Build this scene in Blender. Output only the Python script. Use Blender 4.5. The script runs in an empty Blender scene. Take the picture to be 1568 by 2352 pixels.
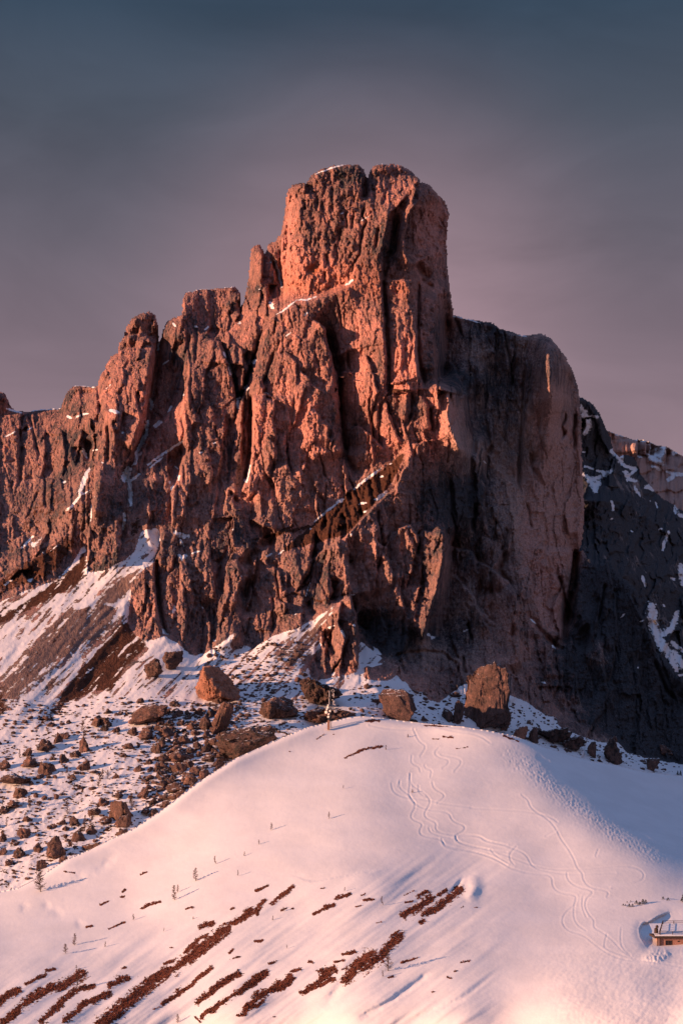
import bpy, math, random
import numpy as np
from mathutils import Vector
random.seed(7); np.random.seed(7)
sc = bpy.context.scene
COL = sc.collection

# ------------------------------------------------------------------ camera
F = 4573.0            # focal length in sketch pixels (sketch = 1568 x 2352)
CU, HV = 784.0, 1780.0  # principal column, horizon row
cam = bpy.data.cameras.new('camera')
cam.sensor_fit = 'VERTICAL'; cam.sensor_height = 36.0; cam.sensor_width = 24.0
cam.lens = F / 2352 * 36.0
cam.shift_y = (HV - 1176) / 2352
cam.clip_start = 1.0; cam.clip_end = 60000
camo = bpy.data.objects.new('camera', cam); COL.objects.link(camo)
camo.location = (0, 0, 0); camo.rotation_euler = (math.radians(90), 0, 0)
sc.camera = camo

# ------------------------------------------------------------------ sun and sky
SUN_AZ, SUN_EL = math.radians(-107), math.radians(9.0)   # azimuth from +Y towards +X
sd = Vector((math.sin(SUN_AZ) * math.cos(SUN_EL), math.cos(SUN_AZ) * math.cos(SUN_EL), math.sin(SUN_EL)))
sun = bpy.data.lights.new('sun', 'SUN'); sun.energy = 4.9; sun.angle = math.radians(0.5)
sun.color = (1.0, 0.535, 0.33)
suno = bpy.data.objects.new('sun', sun); COL.objects.link(suno)
suno.rotation_euler = sd.to_track_quat('Z', 'Y').to_euler(); suno.location = sd * 400

world = bpy.data.worlds.new('World'); sc.world = world; world.use_nodes = True
wt = world.node_tree; wn = wt.nodes; wl = wt.links
for n in list(wn): wn.remove(n)
def wnode(t, **kw):
    n = wn.new(t)
    for k, v in kw.items(): setattr(n, k, v)
    return n
out = wnode('ShaderNodeOutputWorld'); bg = wnode('ShaderNodeBackground')
wl.new(bg.outputs[0], out.inputs[0])
sky = wnode('ShaderNodeTexSky'); sky.sky_type = 'NISHITA'; sky.sun_disc = False
sky.sun_elevation = SUN_EL; sky.sun_rotation = SUN_AZ % (2 * math.pi)
sky.altitude = 2200; sky.air_density = 1.0; sky.dust_density = 1.5; sky.ozone_density = 2.0
tc = wnode('ShaderNodeTexCoord')
sep = wnode('ShaderNodeSeparateXYZ'); wl.new(tc.outputs['Generated'], sep.inputs[0])
# dusk veil: mauve near the horizon, slate blue above, with thin cirrus streaks
ramp = wnode('ShaderNodeValToRGB'); wl.new(sep.outputs['Z'], ramp.inputs[0])
def setramp(r, stops):
    e = r.color_ramp.elements
    while len(e) > 1: e.remove(e[-1])
    e[0].position = stops[0][0]; e[0].color = (*stops[0][1], 1)
    for p, c in stops[1:]:
        q = e.new(p); q.color = (*c, 1)
setramp(ramp, [(0.0, (0.20, 0.128, 0.145)), (0.15, (0.192, 0.126, 0.146)), (0.20, (0.158, 0.111, 0.132)), (0.26, (0.094, 0.080, 0.099)),
               (0.315, (0.050, 0.057, 0.076)), (0.36, (0.025, 0.040, 0.062)), (0.45, (0.040, 0.066, 0.118)), (0.7, (0.10, 0.150, 0.29)), (1.0, (0.13, 0.19, 0.37))])
mp = wnode('ShaderNodeMapping'); mp.inputs['Scale'].default_value = (8, 3, 20); mp.inputs['Rotation'].default_value = (0, -0.55, 0.0)
wl.new(tc.outputs['Generated'], mp.inputs[0])
nz = wnode('ShaderNodeTexNoise'); nz.inputs['Scale'].default_value = 1.0; nz.inputs['Detail'].default_value = 6; nz.inputs['Roughness'].default_value = 0.5
nz.inputs['Distortion'].default_value = 0.6
wl.new(mp.outputs[0], nz.inputs['Vector'])
mr = wnode('ShaderNodeMapRange'); mr.inputs[1].default_value = 0.3; mr.inputs[2].default_value = 0.75
mr.inputs[3].default_value = 0.83; mr.inputs[4].default_value = 1.16
wl.new(nz.outputs[0], mr.inputs[0])
mul = wnode('ShaderNodeVectorMath', operation='SCALE'); wl.new(ramp.outputs[0], mul.inputs[0]); wl.new(mr.outputs[0], mul.inputs['Scale'])
skyS = wnode('ShaderNodeVectorMath', operation='SCALE'); wl.new(sky.outputs[0], skyS.inputs[0]); skyS.inputs['Scale'].default_value = 0.05
mixs = wnode('ShaderNodeMix', data_type='RGBA'); mixs.inputs[0].default_value = 0.92
# a thin sunlit veil of high cloud standing behind the summit
vd = wnode('ShaderNodeVectorMath', operation='SUBTRACT'); wl.new(tc.outputs['Generated'], vd.inputs[0]); vd.inputs[1].default_value = (0.016, 0.95, 0.235)
vs = wnode('ShaderNodeVectorMath', operation='MULTIPLY'); wl.new(vd.outputs[0], vs.inputs[0]); vs.inputs[1].default_value = (8.0, 0.0, 8.5)
vl = wnode('ShaderNodeVectorMath', operation='LENGTH'); wl.new(vs.outputs[0], vl.inputs[0])
vr = wnode('ShaderNodeMapRange'); vr.interpolation_type = 'SMOOTHERSTEP'; wl.new(vl.outputs['Value'], vr.inputs[0]); vr.inputs[1].default_value = 0.0; vr.inputs[2].default_value = 1.25; vr.inputs[3].default_value = 1.0; vr.inputs[4].default_value = 0.0
vn = wnode('ShaderNodeMath', operation='MULTIPLY'); wl.new(vr.outputs[0], vn.inputs[0]); wl.new(mr.outputs[0], vn.inputs[1])
vc = wnode('ShaderNodeVectorMath', operation='SCALE'); vc.inputs[0].default_value = (0.112, 0.059, 0.062); wl.new(vn.outputs[0], vc.inputs['Scale'])
va = wnode('ShaderNodeVectorMath', operation='ADD'); wl.new(mul.outputs[0], va.inputs[0]); wl.new(vc.outputs[0], va.inputs[1])
wl.new(skyS.outputs[0], mixs.inputs[6]); wl.new(va.outputs[0], mixs.inputs[7])
wl.new(mixs.outputs[2], bg.inputs[0]); bg.inputs[1].default_value = 1.0

sc.view_settings.view_transform = 'Standard'
try: sc.view_settings.look = 'None'
except Exception: pass
sc.view_settings.exposure = 0.68; sc.view_settings.gamma = 1.0
sc.view_settings.use_curve_mapping = False
sc.render.engine = 'CYCLES'
sc.cycles.max_bounces = 5; sc.cycles.diffuse_bounces = 3

# ------------------------------------------------------------------ numeric helpers
def _perm(seed):
    r = np.random.RandomState(seed); p = r.permutation(512); return np.concatenate([p, p, p])
def perlin(x, y, seed=0):
    p = _perm(seed); x = np.asarray(x, np.float32); y = np.asarray(y, np.float32)
    xi = np.floor(x).astype(np.int32); yi = np.floor(y).astype(np.int32)
    xf = x - xi; yf = y - yi; xi &= 511; yi &= 511
    fu = xf * xf * xf * (xf * (xf * 6 - 15) + 10); fv = yf * yf * yf * (yf * (yf * 6 - 15) + 10)
    ang = np.arange(512) * (2 * np.pi / 512); gx = np.cos(ang).astype(np.float32); gy = np.sin(ang).astype(np.float32)
    def g(ix, iy, dx, dy):
        h = p[(p[ix & 511] + iy) % 1536 & 511]
        return gx[h] * dx + gy[h] * dy
    a = g(xi, yi, xf, yf); b = g(xi + 1, yi, xf - 1, yf)
    c = g(xi, yi + 1, xf, yf - 1); d = g(xi + 1, yi + 1, xf - 1, yf - 1)
    return (a + fu * (b - a) + fv * ((c + fu * (d - c)) - (a + fu * (b - a)))) * 1.5
def fbm(x, y, o=4, seed=0, gain=0.5):
    s = 0; a = 1.0; t = 0
    for i in range(o):
        s = s + a * perlin(x * 2 ** i + 17.3 * i, y * 2 ** i + 9.1 * i, seed + i); t += a; a *= gain
    return s / t
def ridged(x, y, o=3, seed=0, gain=0.5):
    s = 0; a = 1.0; t = 0
    for i in range(o):
        s = s + a * (1 - np.abs(perlin(x * 2 ** i + 7.7 * i, y * 2 ** i + 3.3 * i, seed + i)) * 2); t += a; a *= gain
    return s / t
def worley(x, y, seed=0):
    """nearest and second distance plus a random value of the nearest cell"""
    p = _perm(seed); r = np.random.RandomState(seed + 99); jx = r.rand(512).astype(np.float32); jy = r.rand(512).astype(np.float32); jv = r.rand(512).astype(np.float32)
    xi = np.floor(x).astype(np.int32); yi = np.floor(y).astype(np.int32)
    f1 = np.full(x.shape, 9., np.float32); f2 = f1.copy(); val = np.zeros(x.shape, np.float32)
    for dy in (-1, 0, 1):
        for dx in (-1, 0, 1):
            h = p[(p[(xi + dx) & 511] + ((yi + dy) & 511)) & 511]
            d = np.hypot(xi + dx + jx[h] - x, yi + dy + jy[h] - y)
            m = d < f1
            f2 = np.where(m, f1, np.minimum(f2, d)); val = np.where(m, jv[h], val); f1 = np.where(m, d, f1)
    return f1, f2, val
def facets(x, y, seed, tilt=1.0):
    """broken rock: every cell of a jittered lattice is a flat chip with its own height and slant"""
    p = _perm(seed); r = np.random.RandomState(seed + 77); jx = r.rand(512).astype(np.float32); jy = r.rand(512).astype(np.float32)
    hv = (r.rand(512) - .5).astype(np.float32); gx = (r.randn(512) * tilt).astype(np.float32); gy = (r.randn(512) * tilt * .5).astype(np.float32)
    xi = np.floor(x).astype(np.int32); yi = np.floor(y).astype(np.int32)
    f1 = np.full(x.shape, 9., np.float32); out = np.zeros(x.shape, np.float32)
    for dy in (-1, 0, 1):
        for dx in (-1, 0, 1):
            h = p[(p[(xi + dx) & 511] + ((yi + dy) & 511)) & 511]
            ax = x - (xi + dx + jx[h]); ay = y - (yi + dy + jy[h]); d = np.abs(ax) + np.abs(ay)
            m = d < f1; out = np.where(m, hv[h] + gx[h] * ax + gy[h] * ay, out); f1 = np.where(m, d, f1)
    return out
def boxblur(a, r):
    r = int(max(1, r))
    for ax in (0, 1):
        pad = [(0, 0), (0, 0)]; pad[ax] = (r + 1, r)
        c = np.cumsum(np.pad(a, pad, mode='edge'), axis=ax, dtype=np.float64)
        n = a.shape[ax]
        if ax == 0: a = (c[2 * r + 1:2 * r + 1 + n] - c[:n]) / (2 * r + 1)
        else: a = (c[:, 2 * r + 1:2 * r + 1 + n] - c[:, :n]) / (2 * r + 1)
    return a
def blur(a, r):
    for _ in range(3): a = boxblur(a, r)
    return a
def sstep(x, a, b):
    t = np.clip((x - a) / (b - a), 0, 1); return t * t * (3 - 2 * t)
def unproj(u, v, D):
    return np.stack([(u - CU) / F * D, D, (HV - v) / F * D], -1)

class Grid:
    def __init__(s, u0, u1, v0, v1, step):
        s.u0, s.v0, s.st = u0, v0, step
        s.us = np.arange(u0, u1 + .1, step, dtype=np.float32); s.vs = np.arange(v0, v1 + .1, step, dtype=np.float32)
        s.W, s.H = len(s.us), len(s.vs)
        s.U, s.V = np.meshgrid(s.us, s.vs)
    def box(s, pts, m):
        x = [p[0] for p in pts]; y = [p[1] for p in pts]
        i0 = int(max(0, (min(x) - m - s.u0) / s.st)); i1 = int(min(s.W, (max(x) + m - s.u0) / s.st + 2))
        j0 = int(max(0, (min(y) - m - s.v0) / s.st)); j1 = int(min(s.H, (max(y) + m - s.v0) / s.st + 2))
        return slice(j0, max(j0, j1)), slice(i0, max(i0, i1))
    def inside(s, poly, wob=0, seed=0):
        full = np.zeros((s.H, s.W), bool); sl = s.box(poly, wob * 1.6 + 2); U = s.U[sl]; V = s.V[sl]
        if U.size == 0: return full
        if wob:
            U, V = U + wob * fbm(U / 14, V / 14, 3, seed), V + wob * fbm(U / 14 + 50, V / 14, 3, seed + 5)
        m = np.zeros(U.shape, bool); n = len(poly)
        for k in range(n):
            (x1, y1), (x2, y2) = poly[k], poly[(k + 1) % n]
            if y1 == y2: continue
            a = max(0, np.searchsorted(s.vs, min(y1, y2) - 3 * wob - 2) - sl[0].start); b = np.searchsorted(s.vs, max(y1, y2) + 3 * wob + 2) - sl[0].start
            if b <= a: continue
            u_, v_ = U[a:b], V[a:b]
            m[a:b] ^= ((v_ < y1) != (v_ < y2)) & (u_ < (x2 - x1) * (v_ - y1) / (y2 - y1) + x1)
        full[sl] = m
        return full
    def line(s, pts, reach, wob=0, seed=0):
        """slice, distance, signed side (right of travel > 0), position 0..1 along"""
        sl = s.box(pts, reach); U = s.U[sl]; V = s.V[sl]
        if wob:
            U, V = U + wob * fbm(U / 22, V / 22, 3, seed), V + wob * fbm(U / 22 + 31, V / 22, 3, seed + 3)
        best = np.full(U.shape, 1e9, np.float32); side = np.zeros(U.shape, np.float32); tt = np.zeros(U.shape, np.float32)
        L = [math.hypot(pts[k + 1][0] - pts[k][0], pts[k + 1][1] - pts[k][1]) for k in range(len(pts) - 1)]
        T = sum(L) or 1; acc = 0
        for k in range(len(pts) - 1):
            (x1, y1), (x2, y2) = pts[k][:2], pts[k + 1][:2]; dx, dy = x2 - x1, y2 - y1; l2 = dx * dx + dy * dy or 1e-6
            t = np.clip(((U - x1) * dx + (V - y1) * dy) / l2, 0, 1)
            d = np.hypot(U - x1 - t * dx, V - y1 - t * dy)
            m = d < best
            best = np.where(m, d, best); tt = np.where(m, (acc + t * L[k]) / T, tt)
            cr = dx * (V - y1) - dy * (U - x1)
            side = np.where(m, -np.sign(cr), side); acc += L[k]
        return sl, best, side, tt
def membrane(g, lines, iters=60, levels=6):
    """relax a sheet through control lines of (u, v, depth)"""
    cv = np.zeros((g.H, g.W)); cn = np.zeros((g.H, g.W))
    for ln in lines:
        for k in range(max(1, len(ln) - 1)):
            a = ln[k]; b = ln[min(k + 1, len(ln) - 1)]
            n = int(max(abs(a[0] - b[0]), abs(a[1] - b[1])) / g.st) + 1
            for q in np.linspace(0, 1, n + 1):
                u, v, d = a[0] + q * (b[0] - a[0]), a[1] + q * (b[1] - a[1]), a[2] + q * (b[2] - a[2])
                i = int(round((u - g.u0) / g.st)); j = int(round((v - g.v0) / g.st))
                if 0 <= i < g.W and 0 <= j < g.H: cv[j, i] += d; cn[j, i] += 1
    pyr = [(cv, cn)]
    for _ in range(levels):
        a, b = pyr[-1]; h, w = a.shape; h2, w2 = (h + 1) // 2, (w + 1) // 2
        A = np.zeros((h2 * 2, w2 * 2)); B = A.copy(); A[:h, :w] = a; B[:h, :w] = b
        pyr.append((A.reshape(h2, 2, w2, 2).sum((1, 3)), B.reshape(h2, 2, w2, 2).sum((1, 3))))
    x = None
    for lv in range(levels, -1, -1):
        a, b = pyr[lv]; m = b > 0; val = np.where(m, a / np.maximum(b, 1), 0)
        if x is None: x = np.full(a.shape, val[m].mean())
        else: x = np.repeat(np.repeat(x, 2, 0), 2, 1)[:a.shape[0], :a.shape[1]]
        for _ in range(400 if lv >= levels - 2 else iters):
            x[m] = val[m]
            p = np.pad(x, 1, mode='edge')
            x = (p[:-2, 1:-1] + p[2:, 1:-1] + p[1:-1, :-2] + p[1:-1, 2:]) * .25
        x[m] = val[m]
    return x

# ------------------------------------------------------------------ scene helpers
def tag(o, label=None, cat=None, group=None, kind=None):
    if label: o['label'] = label
    if cat: o['category'] = cat
    if group: o['group'] = group
    if kind: o['kind'] = kind
    return o
def mesh_np(name, P, Q, T=None, smooth=True):
    """mesh from vertex array, quads and optional triangles"""
    me = bpy.data.meshes.new(name)
    P = np.asarray(P, np.float32); me.vertices.add(len(P)); me.vertices.foreach_set('co', P.ravel())
    loops = []; starts = []; n = 0
    if Q is not None and len(Q):
        Q = np.asarray(Q, np.int32); loops.append(Q.ravel()); starts.append(np.arange(len(Q)) * 4); n = len(Q) * 4
    if T is not None and len(T):
        T = np.asarray(T, np.int32); loops.append(T.ravel()); starts.append(n + np.arange(len(T)) * 3)
    loops = np.concatenate(loops).astype(np.int32); starts = np.concatenate(starts).astype(np.int32)
    me.loops.add(len(loops)); me.loops.foreach_set('vertex_index', loops)
    me.polygons.add(len(starts)); me.polygons.foreach_set('loop_start', starts)
    me.update(calc_edges=True); me.validate()
    if smooth: me.polygons.foreach_set('use_smooth', np.ones(len(me.polygons), bool))
    return me
def add_attr(me, name, arr):
    a = me.attributes.new(name, 'FLOAT_COLOR', 'POINT')
    a.data.foreach_set('color', np.asarray(arr, np.float32).ravel())
def link(name, me, mat=None, parent=None):
    o = bpy.data.objects.new(name, me); COL.objects.link(o)
    if mat: me.materials.append(mat)
    if parent: o.parent = parent
    return o
def empty(name, loc=(0, 0, 0)):
    o = bpy.data.objects.new(name, None); COL.objects.link(o); o.location = loc; o.empty_display_size = 1; return o

class NT:
    """small node-tree writer"""
    def __init__(s, name, rough=0.9, spec=0.2):
        s.m = bpy.data.materials.new(name); s.m.use_nodes = True; s.t = s.m.node_tree; s.n = s.t.nodes; s.l = s.t.links
        s.b = s.n['Principled BSDF']; s.b.inputs['Roughness'].default_value = rough
        s.b.inputs['Specular IOR Level'].default_value = spec
    def put(s, sock, val):
        if isinstance(val, bpy.types.NodeSocket): s.l.new(val, sock)
        elif val is not None:
            if sock.type == 'RGBA' and len(val) == 3: val = (*val, 1)
            sock.default_value = val
    def pos(s, scale=(1, 1, 1), rot=(0, 0, 0), coord='geo'):
        if coord == 'geo': o = s.n.new('ShaderNodeNewGeometry').outputs['Position']
        else: o = s.n.new('ShaderNodeTexCoord').outputs['Object']
        m = s.n.new('ShaderNodeMapping'); s.l.new(o, m.inputs[0]); m.inputs['Scale'].default_value = scale; m.inputs['Rotation'].default_value = rot
        return m.outputs[0]
    def noise(s, vec, scale=1, det=5, rough=0.55, dist=0):
        n = s.n.new('ShaderNodeTexNoise'); s.l.new(vec, n.inputs['Vector'])
        n.inputs['Scale'].default_value = scale; n.inputs['Detail'].default_value = det; n.inputs['Roughness'].default_value = rough; n.inputs['Distortion'].default_value = dist
        return n.outputs[0]
    def voro(s, vec, scale=1, feat='F1', out='Distance'):
        n = s.n.new('ShaderNodeTexVoronoi'); n.feature = feat; s.l.new(vec, n.inputs['Vector']); n.inputs['Scale'].default_value = scale
        return n.outputs[out]
    def ramp(s, x, a, b, lo=0., hi=1., clamp=True):
        n = s.n.new('ShaderNodeMapRange'); n.interpolation_type = 'SMOOTHSTEP'; n.clamp = clamp
        s.put(n.inputs[0], x); n.inputs[1].default_value = a; n.inputs[2].default_value = b; n.inputs[3].default_value = lo; n.inputs[4].default_value = hi
        return n.outputs[0]
    def math(s, op, a, b=None, clamp=False):
        n = s.n.new('ShaderNodeMath'); n.operation = op; n.use_clamp = clamp; s.put(n.inputs[0], a)
        if b is not None: s.put(n.inputs[1], b)
        return n.outputs[0]
    def mix(s, f, a, b):
        n = s.n.new('ShaderNodeMix'); n.data_type = 'RGBA'; s.put(n.inputs[0], f); s.put(n.inputs[6], a); s.put(n.inputs[7], b); return n.outputs[2]
    def scalec(s, c, f):
        n = s.n.new('ShaderNodeVectorMath'); n.operation = 'SCALE'; s.put(n.inputs[0], c); s.put(n.inputs['Scale'], f); return n.outputs[0]
    def attr(s, name):
        n = s.n.new('ShaderNodeAttribute'); n.attribute_name = name
        p = s.n.new('ShaderNodeSeparateColor'); s.l.new(n.outputs['Color'], p.inputs[0])
        return p.outputs[0], p.outputs[1], p.outputs[2], n.outputs['Alpha']
    def bump(s, h, dist, strength=1.0, base=None):
        n = s.n.new('ShaderNodeBump'); s.put(n.inputs['Height'], h); n.inputs['Distance'].default_value = dist; n.inputs['Strength'].default_value = strength
        if base is not None: s.l.new(base, n.inputs['Normal'])
        return n.outputs[0]
    def done(s, col, normal=None, rough=None):
        s.put(s.b.inputs['Base Color'], col)
        if normal is not None: s.l.new(normal, s.b.inputs['Normal'])
        if rough is not None: s.put(s.b.inputs['Roughness'], rough)
        return s.m

SNOW = (0.815, 0.80, 0.805)
def rock_colour(t, pale, mid, dark, P1, P2, tone=None, w=1.0):
    """weathered dolomite: pale bare rock, mid rock, dark lichen streaks"""
    big = t.noise(P1, 0.035, 4, 0.6)
    streak = t.noise(P2, 0.30, 5, 0.62, 0.4)
    fine = t.noise(P1, 1.1, 4, 0.7)
    speck = t.noise(P2, 1.3, 4, 0.65)
    a = t.math('ADD', t.math('ADD', t.math('MULTIPLY', big, 0.36), t.math('MULTIPLY', streak, 0.36)), t.math('MULTIPLY', speck, 0.28))
    if tone is not None: a = t.math('ADD', a, t.math('MULTIPLY', t.math('SUBTRACT', tone, 0.5), 0.55))  # low tone brings in more dark, also used to paint shaded rock
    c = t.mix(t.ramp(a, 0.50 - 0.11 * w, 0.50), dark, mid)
    c = t.mix(t.ramp(a, 0.50, 0.50 + 0.11 * w), c, pale)
    c = t.scalec(c, t.ramp(fine, 0.25, 0.75, 0.72, 1.25))
    return c
def mat_mountain():
    t = NT('weathered_rock', 0.95, 0.1)
    snow, grass, scree, tone = t.attr('mask')
    red, grey, rz, _ = t.attr('mask2')
    P = t.pos(); PV = t.pos((1, 0.6, 0.28))
    c = rock_colour(t, (0.66, 0.305, 0.24), (0.35, 0.185, 0.155), (0.078, 0.070, 0.074), P, PV, tone)
    g = rock_colour(t, (0.50, 0.36, 0.305), (0.28, 0.225, 0.21), (0.075, 0.075, 0.083), P, t.pos((1, 0.6, 0.16)), tone, 0.6)
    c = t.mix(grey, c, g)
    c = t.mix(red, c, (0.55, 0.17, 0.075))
    n1 = t.noise(P, 0.55, 6, 0.7)
    n2 = t.noise(t.pos((1, 1, 1), (0, 0, 0)), 0.16, 6, 0.65)
    sc_c = t.scalec(t.mix(t.noise(P, 0.12, 4), (0.20, 0.125, 0.105), (0.30, 0.20, 0.17)), t.ramp(n1, 0.3, 0.7, 0.75, 1.2))
    c = t.mix(t.ramp(t.math('ADD', scree, t.math('MULTIPLY', t.math('SUBTRACT', n2, 0.5), 0.8)), 0.45, 0.58), c, sc_c)
    gr_c = t.scalec(t.mix(t.noise(P, 0.3, 4), (0.055, 0.026, 0.018), (0.115, 0.048, 0.03)), t.ramp(n1, 0.25, 0.75, 0.6, 1.35))
    c = t.mix(t.ramp(t.math('ADD', grass, t.math('MULTIPLY', t.math('SUBTRACT', n1, 0.5), 1.0)), 0.44, 0.56), c, gr_c)
    sm = t.ramp(t.math('ADD', snow, t.math('MULTIPLY', t.math('SUBTRACT', n1, 0.5), 0.9)), 0.46, 0.54)
    c = t.mix(sm, c, SNOW)
    h = t.math('ADD', t.math('MULTIPLY', t.noise(PV, 0.9, 6, 0.65), .8), t.math('MULTIPLY', t.math('MULTIPLY', t.voro(t.pos((1, .8, .45)), 1.1), rz), 0.55))
    h = t.math('ADD', h, t.math('MULTIPLY', t.math('MULTIPLY', t.voro(t.pos((1, .8, .5), (0, .3, 0)), 2.6), rz), 0.25))
    inv = t.math('SUBTRACT', 1.0, t.math('MULTIPLY', sm, 0.9))
    b = t.bump(t.math('MULTIPLY', h, inv), 1.6, 1.0)
    return t.done(c, b)
ROCK = mat_mountain()

# ================================================================== THE MOUNTAIN
def tf(u0, v0, k): return lambda *p: [(u0 + k * p[i], v0 + k * p[i + 1]) for i in range(0, len(p), 2)]
Ra = tf(551.25, 343.0, .3516); Rb = tf(0, 612.5, .3906); Rc = tf(551.25, 796.25, .3516); Rd = tf(980, 673.75, .375)
Re = tf(0, 1163.75, .3906); Rf = tf(551.25, 1194.4, .3906); Rg = tf(955.5, 1225, .3906); R0 = tf(0, 0, 1)
G = Grid(-290, 1820, 360, 2090, 2.0)
U, V = G.U, G.V
SKYLINE = R0(-340,880, -240,915, -140,905, 0,900, 12,902, 28,935, 35,942, 60,944, 90,940, 140,937, 150,905, 165,887, 185,885, 222,888, 228,870, 243,838, 255,818, 270,810,
    273,790, 285,772, 289,752, 305,728, 325,718, 334,719, 343,712, 357,724, 364,745, 365,768, 368,785, 371,765, 381,740, 400,728, 418,722, 418,690, 425,672,
    450,665, 500,661, 540,657, 552,672, 552,705, 560,690, 565,660, 572,625, 575,575, 585,563, 598,561, 606,574, 608,583, 615,560, 627,553, 633,556, 636,545, 645,538,
    650,500, 655,470, 657,440, 670,424, 690,419, 704,420, 712,403, 735,388, 770,379, 795,376, 825,378, 836,388, 841,404, 845,410, 848,390, 860,378, 890,375,
    920,378, 945,392, 964,412, 966,417, 985,422, 1005,445, 1025,465, 1032,492, 1030,510, 1026,545, 1026,580, 1030,640, 1038,690, 1041,722,
    1065,730, 1105,738, 1128,739, 1150,754, 1200,770, 1222,767, 1240,765, 1265,775, 1285,800, 1300,820, 1315,850, 1328,890, 1335,960, 1337,1060, 1342,1160, 1339,1230, 1330,1265,
    1340,1262, 1352,1290, 1375,1300, 1400,1290, 1430,1325, 1460,1350, 1480,1400, 1490,1440, 1515,1500, 1540,1530, 1568,1560, 1680,1640, 1860,1740)
_su = U + 2.6 * fbm(U / 5, V / 5, 2, 6); _sv = V + 2.6 * fbm(U / 5 + 30, V / 5, 2, 7)
land = G.inside(SKYLINE + [(1870, 2200), (-350, 2200)], 2.5, 5)
land = land[np.clip(((_sv - G.v0) / G.st).round().astype(int), 0, G.H - 1), np.clip(((_su - G.u0) / G.st).round().astype(int), 0, G.W - 1)]
skyb = blur((~land).astype(float), 3)

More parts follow.
